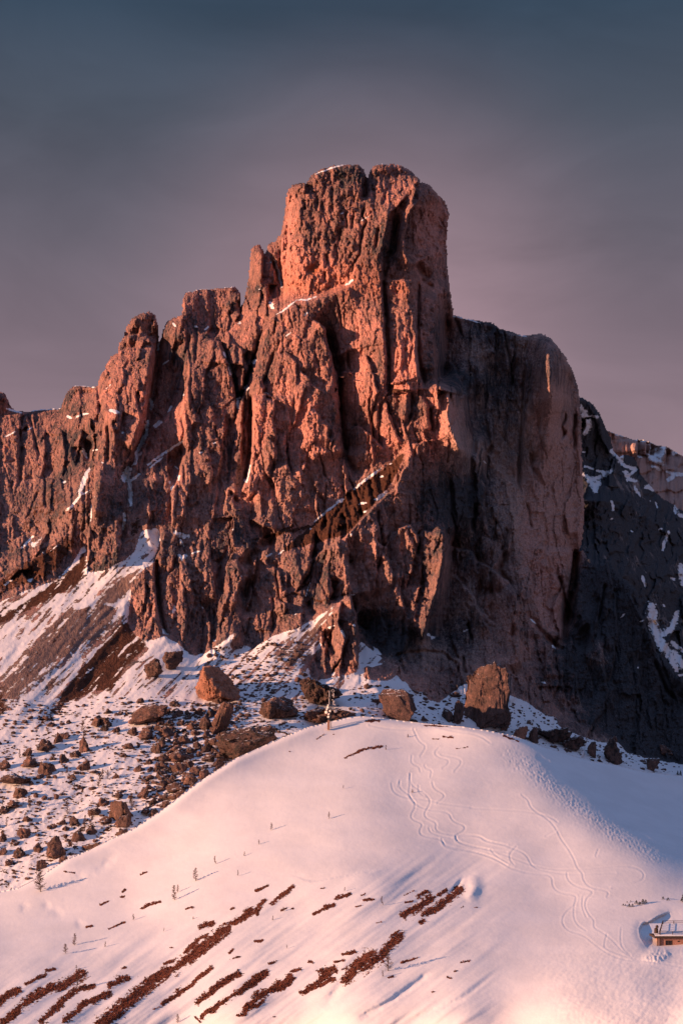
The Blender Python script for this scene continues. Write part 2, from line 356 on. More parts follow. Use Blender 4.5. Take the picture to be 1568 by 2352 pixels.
# depth of the big forms: control lines (u, v, depth in metres)
def dl(pts, *d):
    if len(d) == 1: return [(p[0], p[1], d[0]) for p in pts]
    n = len(pts); return [(p[0], p[1], d[0] + (d[-1] - d[0]) * i / (n - 1)) if len(d) == 2 else (p[0], p[1], d[i]) for i, p in enumerate(pts)]
ctrl = [
  # summit tower
  dl(R0(700,425, 840,400, 950,400), 972, 970, 978), dl(R0(655,460, 648,560, 648,680), 985, 978, 965),
  dl(R0(690,450, 680,560, 690,660), 970, 962, 950), dl(R0(800,430, 770,560, 730,650), 963, 953, 944),
  dl(Ra(980,420, 955,520, 930,650, 870,700), 950, 945, 941, 940), dl(Ra(1020,440, 1000,560, 985,680), 962, 957, 950),
  dl(Ra(1150,215, 1180,330, 1130,380, 1090,470, 1065,570, 1070,680, 1100,740), 962, 956, 951, 948, 945, 942, 938),
  dl(R0(1015,470, 1018,560, 1018,640), 990, 985, 978), dl(R0(1030,700, 1022,720), 975),
  # ledge under the tower
  dl(R0(640,712, 670,690, 725,676, 795,650), 946), dl(R0(640,724, 672,702, 728,690, 800,664), 933, 932, 930, 930),
  # pillars
  dl(R0(860,640, 862,760, 868,880), 933, 920, 908), dl(R0(895,650, 905,760, 912,880), 930, 917, 904),
  dl(R0(940,650, 950,760, 955,880), 930, 917, 904), dl(R0(985,680, 990,780, 992,880), 936, 926, 914),
  dl(R0(1004,680, 1006,780, 1004,880), 945, 936, 924),
  dl(R0(1024,735, 1021,800, 1018,866), 994, 990, 982), dl(R0(1078,920, 1090,1040), 960, 948),
  # shoulder wall
  dl(R0(1060,740, 1120,750, 1200,778), 996, 988, 980), dl(R0(1255,790, 1262,860, 1262,960, 1240,1100, 1262,1250, 1290,1430), 962, 944, 948, 945, 938, 925),
  dl(R0(1130,850, 1120,960, 1120,1100), 985, 972, 955), dl(R0(1195,800, 1192,960, 1190,1100), 980, 968, 956),
  dl(R0(1310,870, 1318,1000, 1322,1150, 1310,1270, 1300,1430), 990, 980, 968, 955, 940),
  # wall above the ramp
  dl(R0(680,720, 700,900, 720,1080), 930, 912, 898), dl(R0(620,760, 600,900, 590,1050, 580,1190), 938, 920, 908, 893),
  dl(R0(770,760, 780,880, 790,1000, 815,1090), 934, 922, 912, 908), dl(R0(830,800, 840,920, 850,1000), 922, 910, 905),
  dl(R0(935,900, 940,1000), 900, 897), dl(Rc(1290,250, 1370,300, 1350,440, 1400,600, 1440,680), 903, 900, 896, 893, 891),
  # ramp
  dl(Rc(1080,650, 940,790, 700,950, 480,1150, 380,1230), 903, 903, 897, 890, 884),
  dl(Rc(1100,700, 1010,910, 820,1090, 700,1230, 560,1320), 895, 888, 876, 868, 864),
  # buttress below the ramp
  dl(Rc(1040,780, 1020,880, 1060,1000, 1150,1150), 892, 888, 884, 882),
  dl(Rc(1300,1180, 1330,1340, 1300,1500), 874, 868, 864), dl(Rf(1190,50, 1205,150, 1170,340, 1145,470, 1095,610, 1075,690), 873, 869, 862, 857, 851, 847),
  dl(Rf(1000,60, 950,260, 900,450, 860,600), 872, 864, 856, 850), dl(Rf(700,200, 690,360), 866, 856),
  dl(Rf(300,180, 250,400, 200,640), 872, 858, 846), dl(Rf(100,250, 60,450, 20,700), 872, 860, 846),
  dl(Rf(1262,100, 1240,330, 1200,560, 1150,700), 922, 910, 895, 880), dl(Rc(1560,600, 1500,850, 1480,1100), 935, 925, 915),
  dl(Rf(1500,300, 1490,560, 1450,700), 896, 884, 876), dl(Rg(380,330, 570,350, 600,600, 610,800), 905, 890, 878, 866),
  # spur and its shaded recess
  dl(Rf(640,450, 610,600, 620,760, 640,900), 846, 834, 825, 816), dl(Rf(480,640, 450,800, 420,920), 838, 828, 818),
  dl(Rf(760,540, 760,680, 800,760), 858, 852, 842), dl(Rf(1060,720, 1000,850), 852, 838),
  dl(Rf(700,700, 800,800), 838, 832),
  # right foot of the rocks
  dl(Rg(700,620, 760,850, 850,1060), 888, 876, 866), dl(Rg(1050,620, 1100,860, 1160,1150), 900, 888, 875),
  dl(Rg(960,300, 930,550, 900,650), 935, 915, 905), dl(Rg(1250,500, 1350,900, 1450,1250), 925, 905, 885),
  dl(R0(1568,1600, 1600,1740), 910, 880),
  # left wall
  dl(R0(-140,950, 0,950, 140,945), 985), dl(R0(160,900, 215,900), 980), dl(R0(-100,1100, 40,1080, 120,1080), 948), dl(R0(-100,1260, 30,1240, 110,1230), 905),
  dl(R0(-120,1360, 40,1310, 130,1260), 878, 880, 884),
  dl(R0(345,730, 300,800), 978), dl(Rb(740,600, 690,780, 660,950, 640,1130), 955, 940, 926, 912), dl(Rb(880,500, 860,720, 830,900, 790,1060), 962, 944, 930, 918),
  dl(Rb(600,1250, 560,1450), 900, 888), dl(Re(530,380, 620,360, 700,310), 872, 870, 870), dl(Rb(560,700, 540,900), 965, 945),
  dl(Rb(530,1000, 520,1150, 470,1330, 400,1420), 945, 930, 905, 895),
  dl(Rb(932,390, 925,560, 900,720, 880,830, 868,930, 800,1100), 985, 975, 962, 950, 940, 926), dl(Rb(745,1200, 770,1320, 750,1450), 918, 908, 897),
  dl(Rb(1010,600, 1000,720, 960,850), 972, 966, 955), dl(Rb(1060,320, 1020,450), 972, 964),
  dl(Rb(1120,560, 1110,700, 1090,900, 1090,1050), 950, 938, 925, 915), dl(Rb(1250,450, 1260,700, 1230,1000, 1150,1250), 955, 936, 916, 903),
  dl(Rb(1370,700, 1380,900, 1330,1200, 1300,1450), 942, 930, 910, 892), dl(Rb(1020,1300, 1020,1540), 898, 886),
  dl(Rb(1100,150, 1400,150), 992), dl(Rb(1100,250, 1240,330, 1390,250), 980), dl(R0(590,570, 625,560), 985), dl(R0(590,680, 625,660), 968, 972),
  dl(Rb(930,1180, 1060,1060), 925), dl(Rb(920,1250, 900,1450), 905, 890),
  # foot of the lower left wall
  dl(Re(850,370, 790,480, 770,690), 868, 862, 853), dl(Re(950,200, 1050,230), 884), dl(Re(1000,400, 1010,600, 1040,780), 862, 852, 843), dl(Re(1200,400, 1200,650, 1180,870), 864, 853, 840),
  dl(Re(1400,350, 1350,600), 866, 852), dl(Re(1500,820, 1380,840), 838),
  # snow and scree below
  dl(Re(860,140, 800,270, 700,340), 888, 880, 872), dl(Re(500,240, 340,420, 100,590, -100,720), 892, 872, 853, 840),
  dl(Re(600,520, 400,700, 200,900, 0,1100), 858, 838, 815, 792), dl(Re(740,560, 700,800, 500,1050, 300,1240), 856, 836, 806, 780),
  dl(Re(960,760, 1160,900, 1400,760), 836, 828, 832), dl(Re(900,1000, 1250,1050), 806, 806),
  dl(Rf(560,500, 330,650, 100,800), 842, 834, 822), dl(Rf(380,900, 200,900), 808, 806),
  dl(R0(-120,1690, 0,1690, 200,1670, 400,1640, 600,1610, 700,1600), 762, 762, 764, 770, 782, 790),
  dl(R0(-120,1780, 0,1780, 300,1760, 560,1720, 700,1680), 722, 722, 724, 734, 752), dl(R0(-120,1900, 0,1900, 200,1890, 330,1850), 690, 690, 688, 696),
  dl(R0(-120,2060, 0,2060, 110,2020, 300,1925, 480,1800), 648, 648, 652, 674, 700),
  dl(Rf(720,960, 800,1000, 850,1060), 808, 800, 792), dl(Rf(1000,1040, 1150,1090, 1290,1010), 812, 814, 824), dl(R0(800,1640, 1000,1655, 1200,1690, 1568,1775), 778, 792, 812, 850),
  dl(Rg(500,910, 640,990, 820,1080), 840, 850, 855), dl(Rg(960,1190, 1240,1290, 1540,1350), 850, 864, 880), dl(R0(300,2085, 1600,2085), 640),
]
D = membrane(G, ctrl, 70, 6)
D = blur(D, 1)

SLOPE = Re(-900,1000, -400,800, 0,560, 100,510, 330,430, 430,330, 500,200, 520,330, 512,392, 620,370, 700,330, 790,270, 825,150, 850,130, 940,125, 945,200, 900,340, 850,362, 770,480, 755,700, 800,760,
    880,790, 960,755, 1050,805, 1110,860, 1170,885, 1300,800, 1400,720, 1345,820, 1380,850, 1450,810, 1480,840, 1568,780) + \
    Rf(190,680, 330,640, 470,560, 560,495, 590,500, 470,640, 480,760, 400,860, 420,940, 500,930, 600,915, 690,900, 700,700, 780,770, 865,835, 800,850, 740,850, 720,930, 850,950, 900,930, 912,885, 960,970, 970,920, 1000,1000, 1060,1010,
    1080,1005, 1100,1050, 1170,1075, 1250,1010, 1310,965, 1500,940) + Rg(490,905, 560,960, 640,985, 760,1070, 830,1080, 830,1130, 960,1190, 1100,1230, 1180,1225, 1240,1290, 1400,1330, 1568,1360, 1800,1420) + R0(1870, 1800, 1870, 2200, -360, 2200)
slope = G.inside(SLOPE, 4.0, 11) & land
slf = blur(slope.astype(float), 2)
rockf = 1 - slf

def groove(pts, w, d, wob=4, seed=0, taper=.12):
    global D
    sl, dist, side, t = G.line(pts, w * 3 + 6, wob, seed)
    e = np.minimum(1, np.minimum(t, 1 - t) / max(taper, 1e-3) + .15)
    D[sl] += d * np.exp(-(dist / w) ** 2) * e
GAIN = 1.4
def step(pts, a, ll=40, lr=40, wob=4, seed=0, taper=.15):
    """a cliff edge: left of a downward line comes nearer by a/2, right of it goes back by a/2 (a < 0 the other way)"""
    global D
    r = max(ll, lr) * 2.6
    sl, dist, side, t = G.line(pts, r, wob, seed)
    e = np.minimum(1, np.minimum(t, 1 - t) / max(taper, 1e-3) + .05)
    # fade beyond the ends of the line
    s = sstep(dist, r, r * .45)
    a = a * GAIN
    D[sl] += e * s * np.where(side > 0, .5 * a * np.exp(-dist / lr), -.5 * a * np.exp(-dist / ll)) * sstep(dist, -2.0, 2.5)

# ---- named cracks, gullies and edges, as seen in the photograph
groove(Ra(832,90, 830,180, 815,240, 805,320), 7, 16, 1.5, 1, .05); groove(Ra(820,350, 795,440, 830,470, 800,530, 780,690, 740,750, 725,830), 2.6, 4.5, 2, 2)
step(Ra(830,150, 812,260, 806,330), 7, 30, 30, 2, 1)
step(Ra(435,220, 420,290), 6, 10, 20, 2, 4); step(Ra(320,330, 315,600, 300,900), -4, 10, 30, 2, 3)
groove(Ra(905,510, 885,645), 3.5, 6, 1, 3)
step(Ra(1100,290, 1040,360, 980,420, 955,520, 930,650, 900,720), 8, 40, 20, 3, 5)
groove(Ra(1030,440, 1010,540, 1000,660, 960,720, 935,860), 6, 9, 3, 6)
step(Ra(1170,330, 1110,400, 1085,480, 1070,570, 1075,680, 1105,750), 12, 12, 60, 2, 7)
step(Ra(1130,215, 1150,260, 1120,360), 8, 10, 14, 2, 7)
groove(Ra(1150,740, 1180,800, 1240,850), 13, 9, 3, 8)
step(Ra(1200,330, 1230,470, 1280,600, 1330,700), 3, 20, 20, 3, 7); step(Ra(1240,230, 1300,330, 1360,440), 4, 20, 20, 3, 8)
groove(Ra(550,870, 555,800), 3, 3, 2, 9)
groove(Ra(430,800, 480,770, 520,740), 9, 3.5, 2, 9)
for k, q in enumerate([(650,520, 650,600), (690,400, 700,520), (420,330, 425,400), (560,680, 570,760), (620,620, 640,720), (740,430, 730,520), (500,300, 510,380), (600,250, 605,340), (870,250, 880,350), (960,250, 930,360)]):
    groove(Ra(*q), 3.0, 3.5, 3, 20 + k)
# pillars under the tower
step(Ra(925,650, 935,750, 930,860, 945,1060, 955,1270, 965,1400, 970,1568) + Rc(975,250, 985,290), 6, 50, 22, 4, 10, .05)
groove(Ra(935,850, 950,1060, 960,1270, 968,1400, 970,1568) + Rc(980,240), 5, 11, 3, 11, .04)
step(Ra(1165,860, 1165,1000, 1160,1200, 1165,1340, 1190,1500) + Rc(1190,150, 1200,260), 4, 40, 22, 3, 12, .05)
groove(Ra(1165,860, 1165,1000, 1160,1200, 1165,1340, 1190,1500) + Rc(1192,150, 1200,260), 4, 10, 2, 12, .05)
step(Ra(1285,935, 1275,1150, 1265,1350, 1290,1568) + Rc(1300,240), 14, 18, 30, 3, 13, .04)
step(Ra(1150,855, 1000,850, 935,868), -5, 20, 30, 3, 14); groove(Ra(1180,850, 1260,900), 5, 5, 2, 14)
step(Ra(1155,1400, 1160,1568) + Rc(1165,240), 4, 14, 10, 2, 15)
# tall cleft left of the pillars
step(Ra(480,1110, 550,1160, 580,1300, 610,1400, 640,1480, 625,1568) + Rc(640,200, 650,400, 665,600, 690,720), 17, 50, 34, 4, 16, .05)
groove(Ra(570,1180, 620,1360, 640,1480) + Rc(645,100, 640,200, 655,400, 662,560, 690,720, 760,830), 8, 11, 4, 17, .06)
step(Ra(600,1150, 650,1300, 655,1450) + Rc(660,60), -7, 20, 60, 3, 18)
step(Rc(700,540, 780,520, 860,580, 950,680), 6, 60, 30, 5, 19)
step(Rc(690,20, 700,130, 740,190), 5, 40, 25, 3, 20); step(Rc(820,40, 850,120, 900,300, 850,450), 5, 45, 30, 6, 21); step(Rc(950,340, 1000,500, 1060,630), 5, 40, 30, 4, 22)
groove(Rc(960,350, 985,470, 1050,620), 2.5, 4, 3, 22); groove(Rc(1120,300, 1110,420, 1090,520), 7, 6, 3, 23)
step(Rc(1110,280, 1120,380, 1100,500), 4, 40, 30, 4, 24); step(Rc(1190,330, 1240,420, 1250,560), 4.5, 30, 30, 4, 25); groove(Rc(1240,400, 1252,560), 5, 8, 3, 25)
step(Rc(1120,640, 1200,620, 1210,720), 5, 30, 20, 3, 26); step(Rc(1340,280, 1390,420, 1380,520, 1440,680), 8, 25, 60, 3, 27); step(Rc(1260,290, 1290,420, 1300,600), -2, 20, 40, 3, 28)
step(Rc(1480,250, 1500,500, 1530,650), 8, 30, 30, 4, 29); step(Rc(1000,300, 1130,290), -6, 20, 20, 2, 30)
# slab K and the strip left of it
step(Ra(220,1090, 150,1200, 100,1350, 30,1568) + Rc(20,120, 10,260), -9, 30, 60, 4, 31, .06); groove(Ra(30,1340, 70,1450, 30,1568), 6, 8, 3, 31)
step(Rc(80,310, 80,500, 75,700, 50,850, 0,960), -13, 16, 60, 2, 32, .06); groove(Rc(70,330, 68,520, 60,720, 30,880), 5, 9, 2, 33, .05); step(Rc(30,310, 15,500, 10,800), 8, 30, 14, 3, 34)
step(Rc(300,30, 370,100, 370,260), 4, 40, 30, 5, 35); step(Rc(150,180, 160,300, 240,340), 5, 40, 25, 5, 36); groove(Rc(170,330, 230,345), 4, 6, 2, 36); step(Rc(230,340, 215,480, 240,620), 6, 30, 30, 5, 37)
step(Rc(300,560, 300,720, 335,830), 5, 40, 25, 4, 38); groove(Rc(300,620, 320,760, 345,850), 3, 4, 3, 38); step(Rc(190,600, 240,660, 240,780), 4, 30, 20, 4, 39)
step(Rc(480,400, 560,500, 600,620), 6, 40, 40, 8, 40); step(Rc(400,150, 470,250, 560,300), 5, 40, 40, 8, 41); step(Rc(440,700, 430,850, 470,1000), 3, 40, 30, 6, 42)
groove(Rc(130,860, 100,960, 60,1010), 3, 3, 3, 43); step(Rc(170,820, 230,900, 230,1010), -4, 30, 40, 4, 44)
# overhang at the left end of the ramp
groove(Rc(130,1200, 200,1260, 110,1310), 15, 12, 4, 45, .3); step(Rc(230,1200, 120,1160, 60,1130), 7, 30, 26, 3, 46); groove(Rc(150,1330, 60,1380, -20,1430), 11, 7, 4, 47, .2)
# the ramp itself: the lower mass stands proud of it
step(Rc(1110,700, 1010,930, 900,1010, 820,1090, 700,1230, 560,1320, 400,1440), -7, 30, 45, 5, 48, .1)
for q in [(560,1130, 545,1190), (700,960, 730,1000), (850,870, 860,900), (780,1070, 790,1100), (660,1100, 690,1130), (640,1190, 670,1200)]: groove(Rc(*q), 5, 5, 4, 49)
# buttress below the ramp
step(Rf(440,80, 430,220, 400,320, 330,420), 9, 40, 30, 4, 50); groove(Rf(445,80, 430,220, 405,320, 350,390), 5, 8, 4, 50)
step(Rf(620,110, 645,230, 640,330, 665,430), 8, 40, 30, 4, 51); groove(Rf(630,200, 650,260), 5, 8, 3, 51); groove(Rf(560,350, 545,480), 9, 8, 4, 52); step(Rf(530,330, 545,420, 520,500), 8, 40, 26, 4, 52)
step(Rf(800,120, 860,170, 850,240), 6, 40, 26, 4, 53); step(Rf(1040,60, 1050,130, 1020,260, 980,400), 7, 36, 30, 4, 54); groove(Rf(1050,70, 1050,180), 4, 6, 3, 54)
step(Rf(870,20, 860,180, 900,330, 890,420), 6, 40, 36, 5, 55); step(Rf(720,260, 760,380, 770,480), 5, 36, 36, 5, 56); step(Rf(960,300, 940,420, 980,560), 6, 36, 30, 5, 57); step(Rf(1070,250, 1060,400, 1020,520), 6, 30, 30, 5, 58)
step(Rf(1200,50, 1212,140, 1175,340, 1150,440, 1100,600, 1078,690), 16, 24, 40, 4, 59, .05)
step(Rf(180,260, 240,300, 250,420), 5, 40, 30, 5, 60); step(Rf(100,200, 80,330, 60,480, 30,560), 8, 40, 36, 5, 61); step(Rf(280,300, 270,420, 300,560), 4, 40, 36, 5, 62); step(Rf(230,470, 270,490, 260,560), 8, 30, 20, 4, 63)
groove(Rf(400,480, 430,560), 7, 7, 4, 64); groove(Rf(60,340, 20,440, 40,560), 10, 8, 5, 65)
step(Rc(1000,1260, 1040,1185, 1110,1165, 1160,1230, 1200,1200, 1250,1210, 1285,1178, 1340,1185, 1365,1260), 9, 36, 30, 3, 80)
step(Rg(170,60, 250,90, 330,110, 360,160, 440,212), 9, 40, 36, 4, 81)
# spur
step(Rf(600,470, 580,600, 620,700, 600,800, 590,900), 9, 30, 18, 4, 66); step(Rf(650,440, 680,560, 690,700, 700,860), 13, 24, 50, 4, 67, .06); groove(Rf(530,640, 530,740, 560,800), 6, 7, 3, 68)
step(Rf(700,520, 690,600, 760,680), 6, 30, 50, 4, 69); groove(Rf(730,560, 720,640), 12, 7, 4, 69)
# shaded foot
step(Rf(830,560, 870,640, 850,740), 4, 30, 30, 4, 70); step(Rf(980,620, 1000,700, 960,780, 1000,860), 4, 30, 30, 5, 71); groove(Rf(900,800, 1050,770, 1180,780, 1290,860), 4, 4, 4, 72); step(Rf(1180,560, 1200,700, 1250,820), 5, 40, 40, 5, 73)
step(Rf(1370,180, 1400,330, 1390,500, 1480,680), 8, 40, 50, 5, 74); groove(Rg(510,60, 520,160, 490,220, 560,330), 6, 7, 4, 75); step(Rg(440,210, 540,280, 590,380, 600,600, 620,790), 14, 40, 50, 3, 76, .05)
step(Rg(340,280, 350,430, 470,540), 6, 40, 40, 5, 77); step(Rg(250,100, 240,260, 350,380), 5, 40, 40, 5, 78); groove(Rg(660,470, 720,560, 800,640, 880,700), 6, 6, 4, 79)
groove(Rg(935,90, 925,260, 890,420, 865,560, 870,660), 9, 14, 3, 80, .05); step(Rg(925,90, 900,300, 870,480, 855,630), 14, 60, 20, 2, 81, .05)
step(Rg(950,170, 945,330, 920,560), -6, 10, 40, 3, 82); groove(Rg(960,560, 1000,600, 950,680), 16, 9, 5, 83); step(Rg(1170,380, 1180,600, 1150,800, 1120,880), 9, 40, 30, 4, 84)
step(Rg(1030,530, 990,700, 1000,800), -6, 20, 40, 4, 85); step(Rg(760,690, 750,850), -6, 16, 50, 3, 86); step(Rg(880,760, 940,830, 960,1000), 6, 40, 40, 4, 87); step(Rg(1110,100, 1150,300, 1170,380), 6, 30, 30, 4, 88)
step(Rg(700,900, 860,900), -3, 20, 20, 3, 88); step(Rg(1250,350, 1330,500, 1420,700), 6, 40, 40, 6, 89); step(Rg(1230,700, 1280,900, 1330,1100), 5, 40, 40, 6, 90)
# shoulder wall
groove(Rd(600,470, 590,640, 585,800, 570,1000, 560,1200), 4, 5, 3, 91, .05); step(Rd(600,360, 605,500, 590,700, 570,1000), -5, 30, 60, 3, 92)
step(Rd(370,560, 370,640, 360,760, 400,960), -4, 30, 50, 5, 93); groove(Rd(275,450, 300,640, 340,900), 9, 5, 5, 93); step(Rd(240,540, 240,620, 250,800), 5, 30, 40, 4, 94)
step(Rd(330,920, 430,1060, 550,1190), 6, 40, 60, 5, 95); step(Rd(440,860, 520,980, 560,1100), 4, 40, 40, 5, 96); groove(Rd(650,980, 640,1060, 720,1180, 730,1280), 5, 4, 5, 97); groove(Rd(830,830, 870,900, 850,960), 6, 4, 4, 97)
step(Rd(700,700, 690,860, 730,1000), -3, 40, 40, 6, 98); step(Rd(430,200, 470,260, 480,400), 4, 40, 40, 5, 99); step(Rd(880,420, 900,560), 5, 30, 30, 3, 100)
# bulge that catches the last sun
sl, dist, side, t = G.line(R0(1262,808, 1264,910), 80); D[sl] -= 18.0 * np.exp(-(dist / 36) ** 2)
# left wall and the pinnacle
groove(Rb(935,390, 925,560, 905,720, 885,830, 868,930, 800,1100, 745,1200, 770,1320, 760,1400), 8, 10, 3, 110, .05); step(Rb(925,400, 915,560, 890,720, 870,830, 860,930, 790,1090), 15, 40, 40, 3, 111, .05)
step(Rb(830,640, 800,760, 830,900, 760,1080), 5, 40, 25, 4, 112); step(Rb(1110,550, 1110,640, 1070,790, 1000,850, 880,980), -9, 26, 60, 3, 113); groove(Rb(1015,640, 1010,760), 3, 3, 3, 113)
groove(Rb(635,920, 640,1030, 635,1150), 4, 7, 2, 114); groove(Rb(120,960, 130,1080, 125,1180, 120,1280), 4, 7, 2, 115); groove(Rb(140,950, 160,970), 8, 6, 2, 115)
step(Rb(720,850, 700,980), 8, 40, 20, 3, 116); step(Rb(870,400, 890,450), 5, 20, 20, 2, 117); step(Rb(580,960, 500,1010), -6, 26, 26, 3, 118); groove(Rb(530,1010, 520,1150), 14, 12, 4, 119, .2)
step(Rb(555,1130, 560,1330, 530,1480), -9, 16, 50, 3, 120); groove(Rb(450,1050, 455,1160), 9, 7, 4, 121); step(Rb(490,960, 470,1060, 440,1180), 5, 40, 26, 4, 122); step(Rb(370,950, 390,1100, 370,1250), 4, 40, 36, 5, 123); step(Rb(260,930, 270,1100, 250,1250), 4, 40, 36, 5, 124)
step(Rb(1225,430, 1300,440, 1340,560, 1380,700, 1390,790, 1375,920), 9, 50, 16, 3, 125); groove(Rb(1300,440, 1345,560, 1390,700, 1402,790), 6, 9, 3, 125); groove(Rb(1230,370, 1280,400), 13, 9, 3, 126)
groove(Rb(1540,400, 1490,570, 1445,700, 1405,790), 8, 9, 3, 127); step(Rb(1500,500, 1460,620, 1400,770), 5, 30, 30, 3, 128); groove(Rb(1450,500, 1490,560), 9, 8, 3, 129)
groove(Rb(1412,200, 1405,280), 6, 8, 2, 130); step(Rb(1412,150, 1410,280, 1380,330), 8, 20, 14, 2, 131); step(Rb(1330,860, 1310,1100, 1260,1300), 4, 40, 40, 5, 132)
groove(Rb(1085,1050, 1040,1130, 1010,1290), 13, 9, 3, 133, .2); step(Rb(990,1090, 985,1200, 1000,1290), 6, 30, 20, 3, 133); step(Rb(1080,1070, 1060,1200, 1010,1330, 1010,1530), -9, 20, 60, 3, 134)
step(Rb(1220,1060, 1250,1200, 1230,1330), 4, 40, 30, 5, 135); step(Rb(1370,1080, 1350,1250, 1310,1460), -4, 30, 30, 4, 136); groove(Rb(1350,1320, 1400,1390), 5, 5, 3, 136)
step(Rb(740,330, 730,420), 5, 20, 20, 2, 137); step(Rb(690,500, 760,480, 850,480), 4, 20, 20, 3, 138); step(Rb(740,410, 830,390), 4, 16, 20, 3, 139)
step(Ra(150,640, 145,760, 140,880), 8, 18, 14, 2, 140); groove(Ra(215,720, 255,840, 275,900), 5, 8, 2, 141); groove(Ra(210,880, 215,980), 9, 8, 3, 142); step(Ra(190,870, 180,980, 170,1100), 5, 20, 20, 3, 143)
step(Ra(275,560, 270,720, 285,900), -8, 14, 30, 2, 144)
# lower left wall
groove(Re(925,300, 920,400, 935,560, 950,680, 990,760), 5, 10, 2, 150, .04); step(Re(915,330, 915,450, 930,600, 975,740), 6, 40, 26, 2, 151); groove(Re(1290,300, 1290,420, 1310,520), 6, 7, 3, 152); step(Re(1230,250, 1260,400, 1270,560), 6, 50, 36, 4, 153)
step(Re(1050,280, 1060,460, 1040,620), -4, 30, 40, 4, 154); groove(Re(1470,300, 1480,430, 1440,560), 10, 10, 4, 155); step(Re(1400,300, 1420,430, 1370,620), 7, 50, 40, 4, 156); step(Re(850,370, 860,520, 830,640), 4, 30, 30, 4, 157)
step(Re(1080,480, 1100,640, 1090,800), 4, 40, 30, 4, 158); step(Re(1180,560, 1240,680, 1240,800), 5, 40, 30, 4, 159); step(Re(530,60, 520,200, 515,330), -7, 16, 40, 3, 160); step(Re(730,20, 720,150, 700,300), 6, 40, 20, 3, 161); groove(Re(720,80, 730,180, 700,200), 7, 7, 3, 162)
step(Re(130,380, 170,440), 7, 10, 20, 2, 163); step(Re(60,430, 120,370, 200,370), -5, 20, 20, 3, 164)
step(Re(940,130, 945,250, 900,340), -7, 16, 40, 3, 165)

GAIN = 1.0
# ---- unnamed flakes and cracks: mostly upright, everywhere on the rock
rr = random.Random(3)
rk = (rockf > .9) & land & (U >= -130) & (U <= 1660)
jj, ii = np.nonzero(rk)
for k in range(400):
    q = rr.randrange(len(jj)); u, v = G.us[ii[q]], G.vs[jj[q]]
    L = rr.uniform(25, 110) * (1 if rr.random() < .7 else 2.0); lean = rr.gauss(-.08 if u < 700 else .05, .16)
    pts = []
    n = 4
    for m in range(n + 1):
        s_ = (m / n - .5) * L; pts.append((u + s_ * lean + rr.gauss(0, L * .03), v + s_))
    smooth = 1.7 if u > 1020 and v < 1750 else 1.1
    if 645 < u < 1020 and v < 905: smooth = .45
    if rr.random() < .72: step(pts, rr.uniform(1.2, 5.2) * (1 if rr.random() < .68 else -1) * smooth, rr.uniform(10, 34), rr.uniform(8, 30), 5, 200 + k % 40)
    else: groove(pts, rr.uniform(1.8, 4), rr.uniform(1.5, 4.5) * smooth, 3, 200 + k % 40)

# ---- texture of the rock itself
wu = U + 9 * fbm(U / 40, V / 40, 3, 300); wv = V + 9 * fbm(U / 40 + 80, V / 40, 3, 301)
wall = sstep(U, 1010, 1060) * sstep(V, 1560, 1250)            # the smoother shaded wall
amp = rockf * (1 - .15 * wall)
tower = sstep(U, 630, 660) * sstep(U, 1010, 980) * sstep(V, 700, 660)
clean = sstep(U, 630, 660) * sstep(U, 1050, 1020) * sstep(V, 940, 880)
low_u = U + 3 * fbm(U / 9, V / 9, 2, 302); low_v = V + 3 * fbm(U / 9 + 40, V / 9, 2, 303)
D += amp * (1 - .75 * clean) * 3.4 * facets(wu / 54, wv / 230, 310, .7)
D += amp * (1 - .45 * clean) * 1.25 * facets((wu * .9 + low_u * .1) / 24, wv / 80, 311, .75)
D += amp * (.85 + .4 * tower) * facets(low_u / 10, low_v / 21, 312, .8)
D += amp * (.44 + .45 * tower) * facets(low_u / 5.5, low_v / 9, 313, .8)
D += amp * .50 * facets(U / 3.6, V / 5.4, 314, .8)
cr1, cr2, _ = worley((wu * .8 + low_u * .2) / 38, wv / 260, 315); D += amp * (1 - .6 * tower) * 2.0 * sstep(cr2 - cr1, .06, 0) * sstep(fbm(U / 90, V / 120, 2, 317), -.1, .2)
D -= amp * .8 * ridged(wu / 44, wv / 260, 2, 320)
D += amp * .8 * np.maximum(0, perlin(low_u / 10, low_v / 17, 340) - .25) * (1 + tower) * 1.6
D += amp * .55 * fbm(wu / 80, wv / 7, 3, 352)
# open slopes: gentle, streaked down the fall line
al = (-U * .70 + V * .71); ac = (U * .71 + V * .70)
D += slf * (2.2 * fbm(al / 170, ac / 60, 3, 360) + .5 * fbm(al / 60, ac / 16, 2, 361) + .22 * fbm(U / 12, V / 7, 2, 362))
# roll away towards the skyline so that every mass has a top and flanks
edge = np.clip(skyb * 2, 0, 1); D += 6 * edge ** 1.5 * land
D += 10 * np.clip(blur((~land).astype(float), 9) - .25, 0, 1) ** 2 * land

